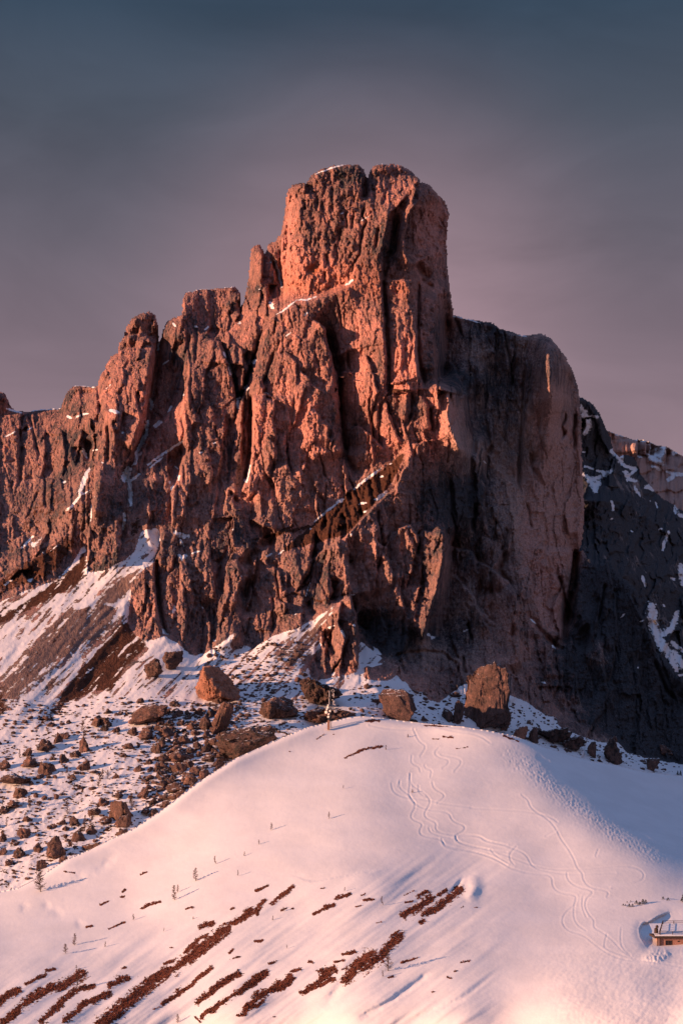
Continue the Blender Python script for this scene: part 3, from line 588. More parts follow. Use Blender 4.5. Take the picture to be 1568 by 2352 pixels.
# ---- what covers the rock: snow, dry grass, scree (R, G, B of the mask), stone tone with painted light and shade (A)
def spoly(pts, r=2, wob=4, seed=0): return blur(G.inside(pts, wob, seed).astype(float), r)
snow = np.zeros_like(D); grass = snow.copy(); scree = snow.copy(); red = snow.copy(); grey = snow.copy()
def sline(pts, w, val=1.0, wob=3, seed=0):
    sl, dist, _, t = G.line(pts, w * 2 + 8, wob, seed)
    snow[sl] = np.maximum(snow[sl], (val * (1 - .5 * dist / w) + .42 * fbm(U[sl] / 7, V[sl] / 5, 3, seed) - .06 - .12 * (np.abs(t - .5) * 2) ** 2).clip(0, 1))
def gline(arr, pts, w, val=1.0, wob=3, seed=0):
    sl, dist, _, t = G.line(pts, w * 2 + 8, wob, seed)
    arr[sl] = np.maximum(arr[sl], val * (1 - .5 * dist / w).clip(0, 1))
for k, (pts, w) in enumerate([
  (Ra(492,160, 560,135, 640,110, 690,98), 2.2), (Ra(880,98, 950,93), 1.6), (Ra(790,465, 840,440), 1.6), (Ra(650,425, 670,415), 1.4), (Ra(690,885, 735,852), 3), (Ra(235,1080, 300,1040, 370,985), 2), (Ra(375,985, 430,985, 500,960), 2.2),
  (Ra(420,1085, 440,1065), 3), (Ra(300,1220, 330,1200), 2), (Ra(225,720, 250,800, 275,900), 3.2), (Ra(200,1000, 215,1040), 5), (Ra(170,745, 200,740), 1.3), (Ra(120,915, 145,908), 1.5),
  (Rb(1105,145, 1180,132, 1270,128), 1.8), (Rb(1290,125, 1380,118), 1.8), (Rb(1020,335, 1030,350), 3.5), (Rb(1145,350, 1160,352), 3), (Rb(1205,370, 1225,355), 3), (Rb(938,390, 930,490), 3), (Rb(960,575, 990,550), 2),
  (Rb(885,780, 900,820, 890,835), 4), (Rb(870,910, 860,980, 830,1050, 800,1100), 5), (Rb(990,850, 1010,820), 4), (Rb(870,1165, 930,1120, 1000,1075, 1075,1025), 3.5), (Rb(885,1180, 960,1120), 2.6),
  (Rb(730,1250, 760,1190), 10), (Rb(755,1240, 765,1290, 770,1400), 5.5), (Rb(770,1260, 820,1220), 4), (Rb(735,1450, 725,1540), 4), (Rb(1350,570, 1360,640), 3.6), (Rb(1395,780, 1400,830), 4), (Rb(1020,1290, 1005,1310), 3), (Rb(1025,1170, 1050,1195), 2),
  (Rb(425,700, 480,700, 560,710), 2), (Rb(180,850, 260,838, 360,832), 2), (Rb(40,835, 130,860), 2.5), (Rb(400,880, 420,890), 4), (Rb(445,885, 480,870, 520,862), 3), (Rb(25,1000, 90,970), 2), (Rb(160,960, 190,945), 2), (Rb(490,1070, 510,1120), 4), (Rb(550,1080, 575,1075), 2.5),
  (Rb(520,1195, 490,1270, 470,1340), 6.5), (Rb(470,1350, 430,1400, 390,1435), 3.5), (Rb(490,1340, 530,1315), 2.5), (Rb(1175,1095, 1190,1090), 1.8), (Rb(1255,1040, 1270,1035), 1.8), (Rb(540,1400, 535,1500), 2), (Rb(620,720, 650,695), 1.5),
  (Re(1030,150, 1060,170, 1110,175), 6), (Re(1060,200, 1080,230), 4), (Re(1045,285, 1070,300, 1095,285), 5), (Re(1130,275, 1175,262), 2.5), (Re(1030,590, 1020,620), 4.5), (Re(130,240, 160,210, 195,175), 3.5), (Re(30,460, 70,430), 3), (Re(300,260, 350,220), 1.8),
  (Rc(490,1140, 570,1070, 640,1020), 3), (Rc(640,1015, 670,995), 4.5), (Rc(745,930, 830,860, 920,797), 3.4), (Rc(890,1000, 955,950), 5), (Rc(780,1025, 820,1020), 3), (Rc(810,1085, 830,1070), 3), (Rc(915,850, 930,845), 3), (Rc(975,770, 990,765), 2), (Rc(170,1370, 210,1350), 2.5), (Rc(250,1360, 285,1330), 2.5), (Rc(455,1190, 465,1185), 2),
  (Rc(715,1235, 740,1215), 2.5), (Rc(1095,1175, 1105,1175), 1.5), (Rf(410,370, 385,450), 1.4), (Rf(650,440, 670,437), 2), (Rf(520,630, 550,620), 3), (Rf(1310,655, 1345,640), 2), (Rg(800,660, 815,675), 3), (Rg(670,505, 700,530), 2.2), (Rg(740,875, 755,880), 3), (Rg(1300,790, 1305,790), 2.5), (Rg(1200,500, 1225,470), 2),
  (Rg(1310,520, 1335,510), 2), (Rg(520,1000, 535,995), 2.5), (Rd(160,140, 240,155, 330,182), 2.2), (Rd(560,255, 610,262), 1.6), (Rd(345,1025, 365,1045), 1.5)]):
    sline(pts, w, 1, 2, 400 + k % 20)
# the slopes at the foot
st = fbm(al / 90, ac / 11, 4, 420); st2 = fbm(al / 30, ac / 5, 3, 421); fl = fbm(U / 13, V / 5, 3, 422)
lower = sstep(V, 1560, 1640)
snow_s = .66 + .62 * st + .42 * st2
snow_s = snow_s + (.72 + .46 * fl + .42 * fbm(U / 70, V / 30, 3, 423) - snow_s) * sstep(V + 45 * fbm(U / 90, V / 50, 3, 427), 1570, 1650)
scr = spoly(Re(560,560, 640,480, 760,400, 850,362, 770,480, 745,515, 690,575, 600,585), 3, 8, 1) + spoly(Re(400,600, 545,590, 700,585, 660,715, 590,770, 480,830, 350,900, 200,1050, 0,1210, -300,1400, -300,1280, 0,1060, 150,900, 250,750, 360,640), 5, 12, 2) \
    + .8 * spoly(Rf(600,490, 500,560, 330,700, 200,790, 280,880, 400,850, 440,760, 470,640), 4, 10, 3)
gra = spoly(Re(760,640, 830,750, 860,830, 720,960, 690,1080, 560,1080, 380,1170, 300,1250, 285,1235, 400,1050, 520,900, 640,760), 4, 12, 4) + spoly(Re(-300,760, 0,610, 330,430, 500,240, 520,370, 440,470, 300,540, 100,640, -300,850), 4, 10, 5)
snow_s = snow_s - .42 * scr.clip(0, 1) - .44 * gra.clip(0, 1)
snow_s = np.maximum(snow_s, .9 * spoly(Re(400,580, 470,560, 560,470, 620,400, 720,335, 800,250, 850,150, 930,130, 940,170, 870,190, 800,290, 690,370, 600,450, 550,540, 560,580, 450,610), 2, 6, 6))
snow_s = np.maximum(snow_s, .85 * spoly(Re(545,580, 690,560, 745,515, 765,640, 700,640, 660,720, 640,700, 700,590), 2, 6, 7))
snow_s = np.maximum(snow_s, .85 * spoly(Re(480,180, 505,190, 470,330, 340,430, 160,560, 0,660, 0,620, 140,520, 320,410, 430,320), 2, 6, 8))
snow_s = np.maximum(snow_s, .9 * spoly(Re(830,780, 880,790, 960,755, 1050,805, 1110,860, 1170,885, 1080,960, 1000,980, 940,920), 2, 4, 9))
snow_s = np.maximum(snow_s, .8 * spoly(Re(330,600, 200,720, 0,850, 0,980, 150,840, 280,720), 3, 8, 10) + .25 * st)
snow_s = np.where((V > 1525) & (U > 790), np.maximum(snow_s, .72 + .5 * fl), snow_s)
snow = np.where(slf > .5, snow_s, snow)
lg = np.gradient(blur(D, 1), axis=0) / G.st / (D / F)           # flat ledges hold a little snow
snow = np.where((slf < .5) & land, np.maximum(snow, sstep(-lg, 1.9, 3.2) * sstep(fbm(U / 60, V / 40, 3, 424), .08, .36) * .8 * sstep(U, 1030, 980) * (1 - sstep(U, 640, 700) * sstep(U, 1250, 1180) * sstep(V, 1330, 1200))), snow)
scree = np.maximum(scr, .7 * (V < 1600) * sstep(fbm(al / 120, ac / 30, 2, 425), 0, .3)) * slf; grass = np.maximum(gra, .62 * sstep(V, 1590, 1640) + .5 * sstep(fbm(al / 80, ac / 24, 2, 426), .05, .3)) * slf
# brown grass on the ramp, on ledges and on the slopes of the left wall
grass = np.maximum(grass, rockf * .8 * spoly(Rc(1100,660, 940,790, 700,950, 480,1150, 380,1230, 200,1380, 330,1330, 560,1270, 700,1230, 820,1090, 980,920, 1060,760), 2, 8, 12))
grass = np.maximum(grass, rockf * .47 * spoly(Rb(120,1420, 250,1200, 420,1280, 480,1380, 400,1480, 250,1568, 0,1700, -200,1750, 0,1560), 8, 14, 13))
grass = np.maximum(grass, rockf * .66 * spoly(Rb(780,1480, 850,1440, 830,1568, 740,1640), 3, 6, 14)); grass = np.maximum(grass, rockf * .62 * spoly(Re(-200,500, 0,400, 200,250, 440,120, 500,190, 330,420, 100,500, -200,640), 6, 12, 15))
gline(grass, Rc(960,320, 1010,285, 1110,288), 4, .8); gline(grass, Rc(230,1230, 340,1170), 5, .8); gline(grass, Rf(270,450, 400,380, 420,330), 6, .62); gline(grass, Rf(150,100, 400,40, 560,10), 7, .7); gline(grass, Rf(320,430, 480,480, 640,430), 5, .6)
gline(grass, Ra(350,1000, 400,1040), 6, .66); gline(grass, Re(180,460, 420,230), 9, .66)
red = np.maximum(red, spoly(Ra(437,800, 455,755, 500,748, 525,765, 515,800, 470,830), 2, 3, 20)); red = np.maximum(red, .28 * tower * sstep(V, 560, 660)); red = np.maximum(red, .3 * spoly(Rc(1010,0, 1130,0, 1120,280, 1030,270), 6, 8, 21) * .5)  # tower reddened: its sunset glow is painted into the rock colour
gw = U + 40 * fbm(U / 70, V / 90, 3, 430)
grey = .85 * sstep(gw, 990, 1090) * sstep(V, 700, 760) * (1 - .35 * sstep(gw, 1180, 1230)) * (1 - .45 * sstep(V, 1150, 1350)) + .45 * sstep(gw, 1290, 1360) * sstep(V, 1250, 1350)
grey = np.maximum(grey, .85 * spoly(Rc(1150,760, 1330,860, 1560,800, 1560,1250, 1400,1200, 1220,1050), 10, 14, 433)); grey = np.maximum(grey, .8 * spoly(Rf(700,480, 760,560, 1060,660, 1180,560, 1250,330, 1260,100, 1400,150, 1480,700, 1400,900, 900,900, 720,760), 10, 14, 434))  # shaded buttress and recess painted greyer to deepen their shade
grey = np.maximum(grey, 0.24 * sstep(V + 60 * fbm(U / 80, V / 80, 3, 435), 980, 1150) * sstep(U, 1050, 1000))  # lower face greyed, painting how the sunset glow fades downward
grey = np.clip(grey, 0, 1)
tone = .5 + .14 * fbm(U / 120, V / 120, 3, 431) - .02 * sstep(V, 980, 1180)  # slightly darker low down, part of the painted glow falloff
def tonep(pts, d, r=8, s=0):
    global tone
    tone = tone + d * spoly(pts, r, 14, s)
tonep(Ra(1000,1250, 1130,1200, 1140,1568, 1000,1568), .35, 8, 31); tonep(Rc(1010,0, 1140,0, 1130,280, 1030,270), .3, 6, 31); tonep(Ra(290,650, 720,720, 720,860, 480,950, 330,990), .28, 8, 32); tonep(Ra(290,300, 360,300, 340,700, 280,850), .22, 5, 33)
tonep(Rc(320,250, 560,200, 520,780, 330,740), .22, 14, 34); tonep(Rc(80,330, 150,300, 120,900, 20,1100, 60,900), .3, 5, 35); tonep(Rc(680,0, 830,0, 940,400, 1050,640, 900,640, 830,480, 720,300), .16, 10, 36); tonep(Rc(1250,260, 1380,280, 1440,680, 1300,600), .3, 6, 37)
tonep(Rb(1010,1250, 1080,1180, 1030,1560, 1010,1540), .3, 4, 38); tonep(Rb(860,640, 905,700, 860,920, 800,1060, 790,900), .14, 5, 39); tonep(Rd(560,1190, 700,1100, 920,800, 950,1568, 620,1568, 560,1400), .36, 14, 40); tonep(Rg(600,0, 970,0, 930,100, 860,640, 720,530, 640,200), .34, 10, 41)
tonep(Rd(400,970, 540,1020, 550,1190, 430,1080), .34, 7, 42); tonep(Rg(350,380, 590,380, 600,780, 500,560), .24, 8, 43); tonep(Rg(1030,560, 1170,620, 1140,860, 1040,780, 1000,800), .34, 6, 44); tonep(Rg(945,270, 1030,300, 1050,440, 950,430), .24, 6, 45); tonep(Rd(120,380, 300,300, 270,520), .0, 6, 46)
tonep(Ra(640,180, 1000,150, 900,600, 420,640, 350,330), -.06, 20, 47); tonep(Rb(1120,560, 1380,560, 1380,950, 1100,1050), -.1, 14, 48); tonep(Rb(640,850, 0,900, 0,1300, 560,1200), -.06, 14, 49); tonep(Rg(960,100, 1040,0, 1100,100, 1500,700, 1800,900, 1800,1450, 1200,1290, 900,760), -.42, 16, 50); tonep(Rd(600,560, 900,560, 950,900, 960,1568, 560,1568, 560,1100), .14, 14, 55); tonep(Rd(130,150, 560,260, 560,700, 300,700, 80,560), -.12, 14, 52); tonep(Rc(1150,780, 1330,900, 1560,900, 1560,1250, 1350,1200, 1220,1050), -.3, 12, 53); tonep(Rf(700,480, 1060,640, 1080,720, 900,820, 720,720), -.25, 10, 54)  # shade painted into the tone of slabs and recesses; right wall lightened
tonep(Ra(1180,350, 1330,350, 1340,720, 1120,720), .2, 8, 51)
redz = grey * 0; rockz = rockf * (1 - np.clip(grass, 0, 1))
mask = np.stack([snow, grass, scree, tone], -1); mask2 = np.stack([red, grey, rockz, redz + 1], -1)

# ---- cut the sheet into the mountain's masses and the open slopes
PARTS = [('summit_tower', Ra(-10,1100, 225,1080, 340,1000, 490,960, 690,880, 800,830, 930,860, 1160,860, 1280,930, 1380,1060, 1500,1060, 1500,-100, 300,-100, 285,560, 290,960, 250,1010)),
         ('rock_spire', Ra(-10,1100, 0,960, 30,560, 180,500, 285,540, 290,960, 240,1020)),
         ('rock_pillar', Ra(930,860, 1160,860, 1280,930, 1385,1060, 1340,1110) + Rc(1300,250, 1200,270, 990,290, 960,0)),
         ('rock_block', Rb(1040,100, 1430,80, 1420,280, 1230,350, 1070,270)),
         ('rock_pinnacle', Rb(700,200, 940,230, 935,390, 910,700, 860,930, 790,1100, 640,1150, 560,1130, 580,700)),
         ('shoulder_wall', Ra(1385,1060, 1340,1110) + Rc(1300,250, 1480,260, 1500,850, 1530,1250) + Rg(560,330, 600,560, 860,640, 940,90, 1020,40, 1040,-500) + R0(1320,740, 1050,680)),
         ('rock_spur', Rf(650,440, 560,490, 470,640, 400,860, 430,960, 720,930, 700,700, 690,560)),
         ('lower_buttress', Rc(1110,690, 1010,930, 820,1090, 700,1230, 560,1320, 380,1430, 60,1400) + Rf(0,250, -120,800, 200,760, 560,500, 650,440, 700,700, 900,940, 1000,1010, 1100,1000, 1220,560, 1215,100, 1180,20) + Rc(1200,900)),
         ('left_cliff', [(-360, 830), (-360, 1620)] + Re(0,570, 500,200, 515,390) + Rb(530,1440, 560,1130, 580,700, 400,650, -950,600))]
lab = np.full(D.shape, -1, np.int16)
for k, (nm, pl) in enumerate(PARTS):
    m = G.inside(pl, 3, 500 + k) & (lab < 0); lab[m] = k
lab[lab < 0] = len(PARTS); lab[slope] = len(PARTS) + 1
P = unproj(U, V, D)
gv, gu = np.gradient(blur((~land).astype(float), 6)); gl = np.hypot(gu, gv) + 1e-6
inu, inv_ = -gu / gl, -gv / gl                              # points away from the sky
mountain = empty('mountain', (0, 900, 0)); tag(mountain, 'huge red rock mountain with a flat topped summit tower in low sun', kind='structure')
fj, fi = np.mgrid[0:G.H - 1, 0:G.W - 1]
flab = lab[:-1, :-1]; fok = land[:-1, :-1] & land[1:, :-1] & land[:-1, 1:] & land[1:, 1:]
idx = np.arange(G.H * G.W).reshape(G.H, G.W)
def sheet(name, sel, mat, parent=None, skirt=True):
    j, i = np.nonzero(sel)
    q = np.stack([idx[j, i], idx[j + 1, i], idx[j + 1, i + 1], idx[j, i + 1]], -1)
    used, inv = np.unique(q.ravel(), return_inverse=True); q = inv.reshape(q.shape)
    Pv = P.reshape(-1, 3)[used]; m1 = mask.reshape(-1, 4)[used]; m2 = mask2.reshape(-1, 4)[used]
    if skirt:
        e = np.concatenate([q[:, [0, 1]], q[:, [1, 2]], q[:, [2, 3]], q[:, [3, 0]]])
        key = np.sort(e, 1); kk = key[:, 0].astype(np.int64) * len(used) + key[:, 1]
        _, first, cnt = np.unique(kk, return_index=True, return_counts=True)
        e = e[first[cnt == 1]]
        sb = skyb.ravel()[used]
        e = e[(sb[e[:, 0]] > .25) & (sb[e[:, 1]] > .25)]
        if len(e):
            bv, binv = np.unique(e.ravel(), return_inverse=True); e2 = binv.reshape(e.shape); n = len(bv); base = len(Pv)
            ku = used[bv]; du = inu.ravel()[ku] * .21; dv = -inv_.ravel()[ku] * .21
            rings = []
            for back, inward in ((8, 6), (30, 40), (90, 90)):
                R = Pv[bv].copy(); R[:, 0] += du * inward; R[:, 2] += dv * inward; R[:, 1] += back; rings.append(R)
            Pv = np.concatenate([Pv] + rings); z = m1[bv].copy(); z[:, :3] = 0
            m1 = np.concatenate([m1, z, z, z]); m2 = np.concatenate([m2] + [m2[bv]] * 3)
            ring = lambda r, x: bv[x] if r == 0 else base + (r - 1) * n + x
            q = np.concatenate([q] + [np.stack([ring(r, e2[:, 1]), ring(r, e2[:, 0]), ring(r + 1, e2[:, 0]), ring(r + 1, e2[:, 1])], -1) for r in range(3)])
    me = mesh_np(name, Pv, q, smooth=(mat is not ROCK or name == 'snow_slope')); add_attr(me, 'mask', m1); add_attr(me, 'mask2', m2)
    o = link(name, me, mat, parent)
    if parent: o.matrix_parent_inverse = parent.matrix_world.inverted()
    return o
bpy.context.view_layer.update()
for k in range(len(PARTS) + 1):
    nm = PARTS[k][0] if k < len(PARTS) else 'rock_face'
    sheet(nm, fok & (flab == k), ROCK, mountain)
tag(sheet('snow_slope', fok & (flab == len(PARTS) + 1), ROCK, None, False), 'snow and scree slope at the foot of the rock wall', kind='structure')
Gm, Dm, landm, slopem = G, D, land, slope      # the main relief, kept for standing things on it
def depth_main(u, v):
    i = int(np.clip(round((u - Gm.u0) / Gm.st), 0, Gm.W - 1)); j = int(np.clip(round((v - Gm.v0) / Gm.st), 0, Gm.H - 1)); return float(Dm[j, i])

def start_sheet(grid, skyline, wob, seed, closing):
    """set the working arrays for another relief sheet"""
    global G, U, V, D, land, skyb, idx
    G = grid; U, V = G.U, G.V
    land = G.inside(skyline + closing, wob, seed); skyb = blur((~land).astype(float), 3)
    idx = np.arange(G.H * G.W).reshape(G.H, G.W)
def finish_arrays():
    global P, inu, inv_, fok
    P = unproj(U, V, D)
    gv, gu = np.gradient(blur((~land).astype(float), 6)); gl = np.hypot(gu, gv) + 1e-6
    inu, inv_ = -gu / gl, -gv / gl
    fok = land[:-1, :-1] & land[1:, :-1] & land[:-1, 1:] & land[1:, 1:]

# ================================================================== THE DARK RIDGE BEHIND, RIGHT
start_sheet(Grid(1270, 1850, 900, 1800, 2.2), R0(1270,905, 1336,912, 1348,918, 1362,928, 1374,944, 1384,965, 1392,985, 1402,1002, 1408,1035, 1422,1048, 1440,1043, 1458,1050, 1464,1066, 1474,1094, 1496,1118, 1516,1140, 1545,1158, 1568,1172, 1690,1225, 1870,1300), 3, 40, [(1880, 1900), (1200, 1900)])
D = membrane(G, [dl(R0(1270,920, 1340,920, 1400,1000, 1460,1060, 1568,1172, 1690,1230, 1850,1310), 1160, 1200, 1270, 1340, 1470, 1600, 1750),
    dl(R0(1340,1150, 1420,1150, 1500,1200, 1600,1260, 1690,1320), 1120, 1205, 1295, 1410, 1500), 
    dl(R0(1350,1300, 1450,1330, 1560,1360, 1660,1400), 1060, 1160, 1270, 1380), dl(R0(1380,1500, 1500,1520, 1600,1540, 1680,1560), 1020, 1120, 1220, 1300), dl(R0(1300,1780, 1680,1780), 960, 1150)], 60, 5)
wu = U + 9 * fbm(U / 40, V / 40, 3, 600); wv = V + 9 * fbm(U / 40 + 80, V / 40, 3, 601)
D += 9 * facets(wu / 40, wv / 90, 602, .8) + 5 * facets(wu / 16, wv / 34, 603, .8) + 1.6 * facets(U / 6, V / 10, 606, .8)
D -= 5 * ridged(wu / 40, wv / 130, 3, 604); D += 1.2 * fbm(wu / 6, wv / 9, 3, 605)
for k, q in enumerate([Rd(1130,800, 1150,960, 1100,1100), Rd(1300,1000, 1320,1120, 1400,1180), Rd(1200,1150, 1230,1350, 1200,1500), Rd(1040,700, 1080,860, 1120,1000), Rd(1450,1250, 1420,1450), Rg(1370,430, 1420,640, 1500,800), Rg(1500,450, 1480,550)]): step(q, 9, 30, 30, 4, 610 + k)
edge = np.clip(skyb * 2, 0, 1); D += 9 * edge ** 1.5 * land
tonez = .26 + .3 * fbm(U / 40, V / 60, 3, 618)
snow = np.zeros_like(D)
for k, (q, w) in enumerate([(Rd(940,700, 965,740, 990,810, 960,860), 9), (Rd(975,760, 1010,752, 1045,755), 4), (Rd(1110,835, 1160,850), 3), (Rd(1140,960, 1170,1000, 1200,1040), 8), (Rd(1130,965, 1190,1000), 6), (Rd(1190,1050, 1280,1080, 1240,1110), 5), (Rd(1210,1090, 1230,1140, 1280,1150), 6),
    (Rd(955,1110, 1010,1140, 1060,1120, 1130,1090), 6), (Rd(1000,1140, 1030,1200, 1050,1160), 9), (Rd(1040,1090, 1120,1100), 4), (Rd(960,1060, 1020,1075), 3), (Rd(1270,1180, 1300,1240), 4), (Rd(1340,1185, 1440,1215), 5), (Rd(1330,1190, 1360,1170), 3), (Rd(1400,1280, 1410,1310), 3), (Rd(1130,1270, 1140,1330), 3.5), (Rd(1520,1340, 1530,1280), 6), (Rd(1540,1350, 1568,1370), 5), (Rd(1480,1460, 1440,1568), 4), (Rd(1250,1450, 1260,1460), 3), (Rd(1120,1390, 1135,1380), 2.5), (Rd(1420,1450, 1440,1440), 2.5), (Rd(1360,1270, 1365,1275), 2), (Rd(950,975, 965,970), 3), (Rd(1470,1230, 1568,1290), 3),
    (Rg(1380,420, 1400,560, 1450,680), 13), (Rg(1530,470, 1500,560, 1440,600), 8), (Rg(1450,640, 1500,740, 1530,800), 10), (Rg(1500,640, 1568,690), 6), (Rg(1520,700, 1568,790), 9), (Rg(1550,190, 1568,300), 8), (Rg(1470,0, 1450,80), 4), (Rg(1330,250, 1345,310), 4), (Rg(1500,260, 1515,275), 4), (Rg(1520,840, 1568,830), 4), (Rg(1450,420, 1460,430), 3), (Rg(1555,940, 1568,970), 5)]):
    sline(q, w, 1, 4, 620 + k % 10)
zz = np.zeros_like(D)
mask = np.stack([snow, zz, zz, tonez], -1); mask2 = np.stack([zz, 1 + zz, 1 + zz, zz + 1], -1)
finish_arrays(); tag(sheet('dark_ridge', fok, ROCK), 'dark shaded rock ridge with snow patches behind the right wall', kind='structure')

# ================================================================== THE FAR RIDGE
start_sheet(Grid(1360, 1900, 975, 1420, 2.2), R0(1360,978, 1400,990, 1416,997, 1440,1003, 1450,1008, 1476,1009, 1492,1015, 1510,1022, 1530,1024, 1550,1036, 1568,1046, 1640,1070, 1730,1085, 1920,1100), 2, 50, [(1930, 1500), (1300, 1500)])
D = membrane(G, [dl(R0(1360,985, 1450,1012, 1568,1050, 1720,1090), 3100, 3160, 3250, 3360), dl(R0(1360,1150, 1500,1150, 1720,1180), 2960, 3070, 3230), dl(R0(1360,1320, 1720,1320), 2800, 3060)], 50, 4)
D -= 26 * ridged(U / 22, V / 170, 3, 640); D += 6 * fbm(U / 8, V / 14, 3, 641)
D += 7 * (np.sin(V / 8.5 + U * .02 + 2 * fbm(U / 40, V / 20, 2, 644)) > .2)
for k, q in enumerate([Rd(1285,890, 1290,1000), Rd(1340,900, 1335,990), Rd(1370,920, 1360,1000), Rd(1470,940, 1440,1060)]): step(q, 90, 16, 30, 2, 645 + k)
snow = np.zeros_like(D)
for k, (q, w) in enumerate([(Rd(1110,835, 1160,862, 1200,872), 4), (Rd(1265,888, 1330,905, 1400,925), 3), (Rd(1380,960, 1420,980, 1450,950), 12), (Rd(1360,1000, 1440,1040), 8), (Rd(1390,920, 1568,985), 5), (Rd(1500,965, 1510,980), 6), (Rd(1380,1060, 1430,1085), 5), (Rd(1480,1140, 1510,1110, 1568,1110), 7), (Rd(1290,990, 1320,1000), 4), (Rd(1460,1090, 1490,1100), 3)]): sline(q, w, 1, 4, 650 + k)
zz = np.zeros_like(D)
mask = np.stack([snow, zz, zz, .85 + zz], -1); mask2 = np.stack([zz, .7 + zz, 1 + zz, zz + 1], -1)  # overall pale tone stands in for haze over the distant rock
finish_arrays(); tag(sheet('far_ridge', fok, ROCK), 'distant banded rock ridge with sunlit snow at its crest', kind='structure')

# ================================================================== THE SNOW HILL IN FRONT
Rh = tf(0, 1837.5, .3906); Ri = tf(551.25, 1776.25, .3906); Rj = tf(955.5, 1739.5, .3906); Rl = tf(1384.25, 2045.75, .1172); Rk = tf(0, 1592.5, .3516)
CREST = R0(-360,2090, -180,2062, 0,2048, 40,2040, 100,2010, 112,2000, 150,1975, 215,1948, 250,1928, 300,1908, 330,1888, 380,1855, 430,1815, 480,1780, 540,1742, 600,1715, 640,1697, 700,1672, 760,1657, 800,1648, 830,1645, 870,1648, 920,1655, 980,1662, 1060,1669, 1120,1678, 1180,1690,
    1240,1712, 1300,1731, 1360,1748, 1420,1758, 1480,1772, 1568,1782, 1740,1800, 1920,1825)
start_sheet(Grid(-346, 1900, 1634, 2450, 2.2), CREST, 1.2, 60, [(1940, 2600), (-380, 2600)])
D = membrane(G, [dl(CREST, *([655, 640, 628] + [632, 636, 638, 640, 645, 648, 652, 655, 660, 664, 670, 678, 685, 690, 696, 702, 706, 708, 707, 704, 701, 696, 692, 690, 692, 698, 704, 708, 710, 714, 720, 730])),
    dl(R0(-160,2160, 0,2150, 150,2130), 590, 588, 592), dl(R0(-160,2260, 0,2260, 160,2240), 548), dl(R0(-160,2360, 0,2360, 200,2360), 505), dl(R0(-170,2450, 400,2450, 900,2450, 1730,2450), 462, 448, 425, 395),
    dl(R0(300,1960, 300,2060, 300,2200, 300,2360), 638, 610, 560, 498), dl(R0(550,1800, 550,1900, 550,2050, 550,2200, 550,2360), 662, 632, 586, 538, 484),
    dl(R0(830,1700, 830,1800, 830,1900, 830,2005, 830,2040, 830,2200, 830,2360), 683, 645, 614, 586, 566, 520, 468), dl(R0(1060,1720, 1060,1800, 1060,1900, 1060,2005, 1070,2060, 1060,2200, 1060,2360), 672, 641, 620, 592, 560, 512, 455),
    dl(R0(1100,1685, 1200,1740, 1300,1800, 1400,1862, 1480,1910, 1600,1970, 1730,2030), 688, 664, 642, 621, 607, 592, 575), dl(R0(1280,1950, 1300,2050, 1300,2200, 1300,2360), 606, 568, 505, 440),
    dl(R0(1480,2000, 1480,2060, 1480,2120), 580, 556, 530), dl(R0(1450,2200, 1450,2360), 497, 432), dl(R0(1720,2100, 1720,2200, 1720,2360), 536, 476, 398),
    dl(R0(1300,1745, 1400,1800, 1480,1850, 1568,1900, 1700,1950), 692, 680, 668, 652, 650), dl(R0(1480,1790, 1568,1820, 1700,1850), 712, 712, 715)], 120, 6)
D = blur(D, 20)
D = blur(D, 14)
al = (-U * .82 + V * .57); ac = (U * .57 + V * .82)
low = sstep(V + .25 * (U - 784), 1960, 2120) * sstep(U, 1250, 950)
D += low * (1.3 * fbm(al / 260, ac / 40, 2, 700) + .45 * fbm(al / 120, ac / 14, 2, 701)) + 1.8 * fbm(U / 240, V / 120, 2, 702)
D += .10 * fbm(U / 40, V / 20, 3, 703)
rough_s = sstep(U, 1180, 1320) * sstep(V, 2140, 2210)
D += rough_s * (.24 * fbm(al / 26, ac / 9, 3, 705) + .12 * fbm(U / 8, V / 5, 2, 706))
upper_r = sstep(ac, 1, 2)
# rolls, banks and hollows
step(Ri(280,590, 420,640, 620,600, 760,575, 880,552), .8, 30, 12, 3, 710, .45); step(Ri(640,600, 760,580, 880,556), .5, 8, 16, 2, 711, .45)
groove(Ri(1310,610, 1280,660, 1220,720), 4, 1.2, 2, 712, .4); groove(Ri(1390,600, 1370,680, 1350,760), 14, -2.0, 3, 713, .4); groove(Ri(1120,1170, 900,1330, 700,1440), 7, 1.0, 3, 714); groove(Ri(1500,1170, 1300,1330, 1050,1430, 960,1480), 6, .8, 3, 715, .5)
groove(Ri(620,1210, 560,1290, 480,1380), 10, 1.5, 3, 716, .5); groove(Ri(760,1040, 650,1130, 610,1200), 9, .9, 3, 717, .5); 
D -= 5.5 * np.exp(-((U + 70) / 42) ** 2 - ((V - 2160) / 62) ** 2)  # unseen snow mound added left of the frame to cast a shadow
for k, q in enumerate([Rh(460,760, 480,700), Rh(240,640, 300,600), Rh(300,690, 370,640), Rh(120,610, 170,650), Rh(420,470, 520,440), Rh(560,430, 700,300)]): groove(q, 11, .45, 6, 720 + k, .5)
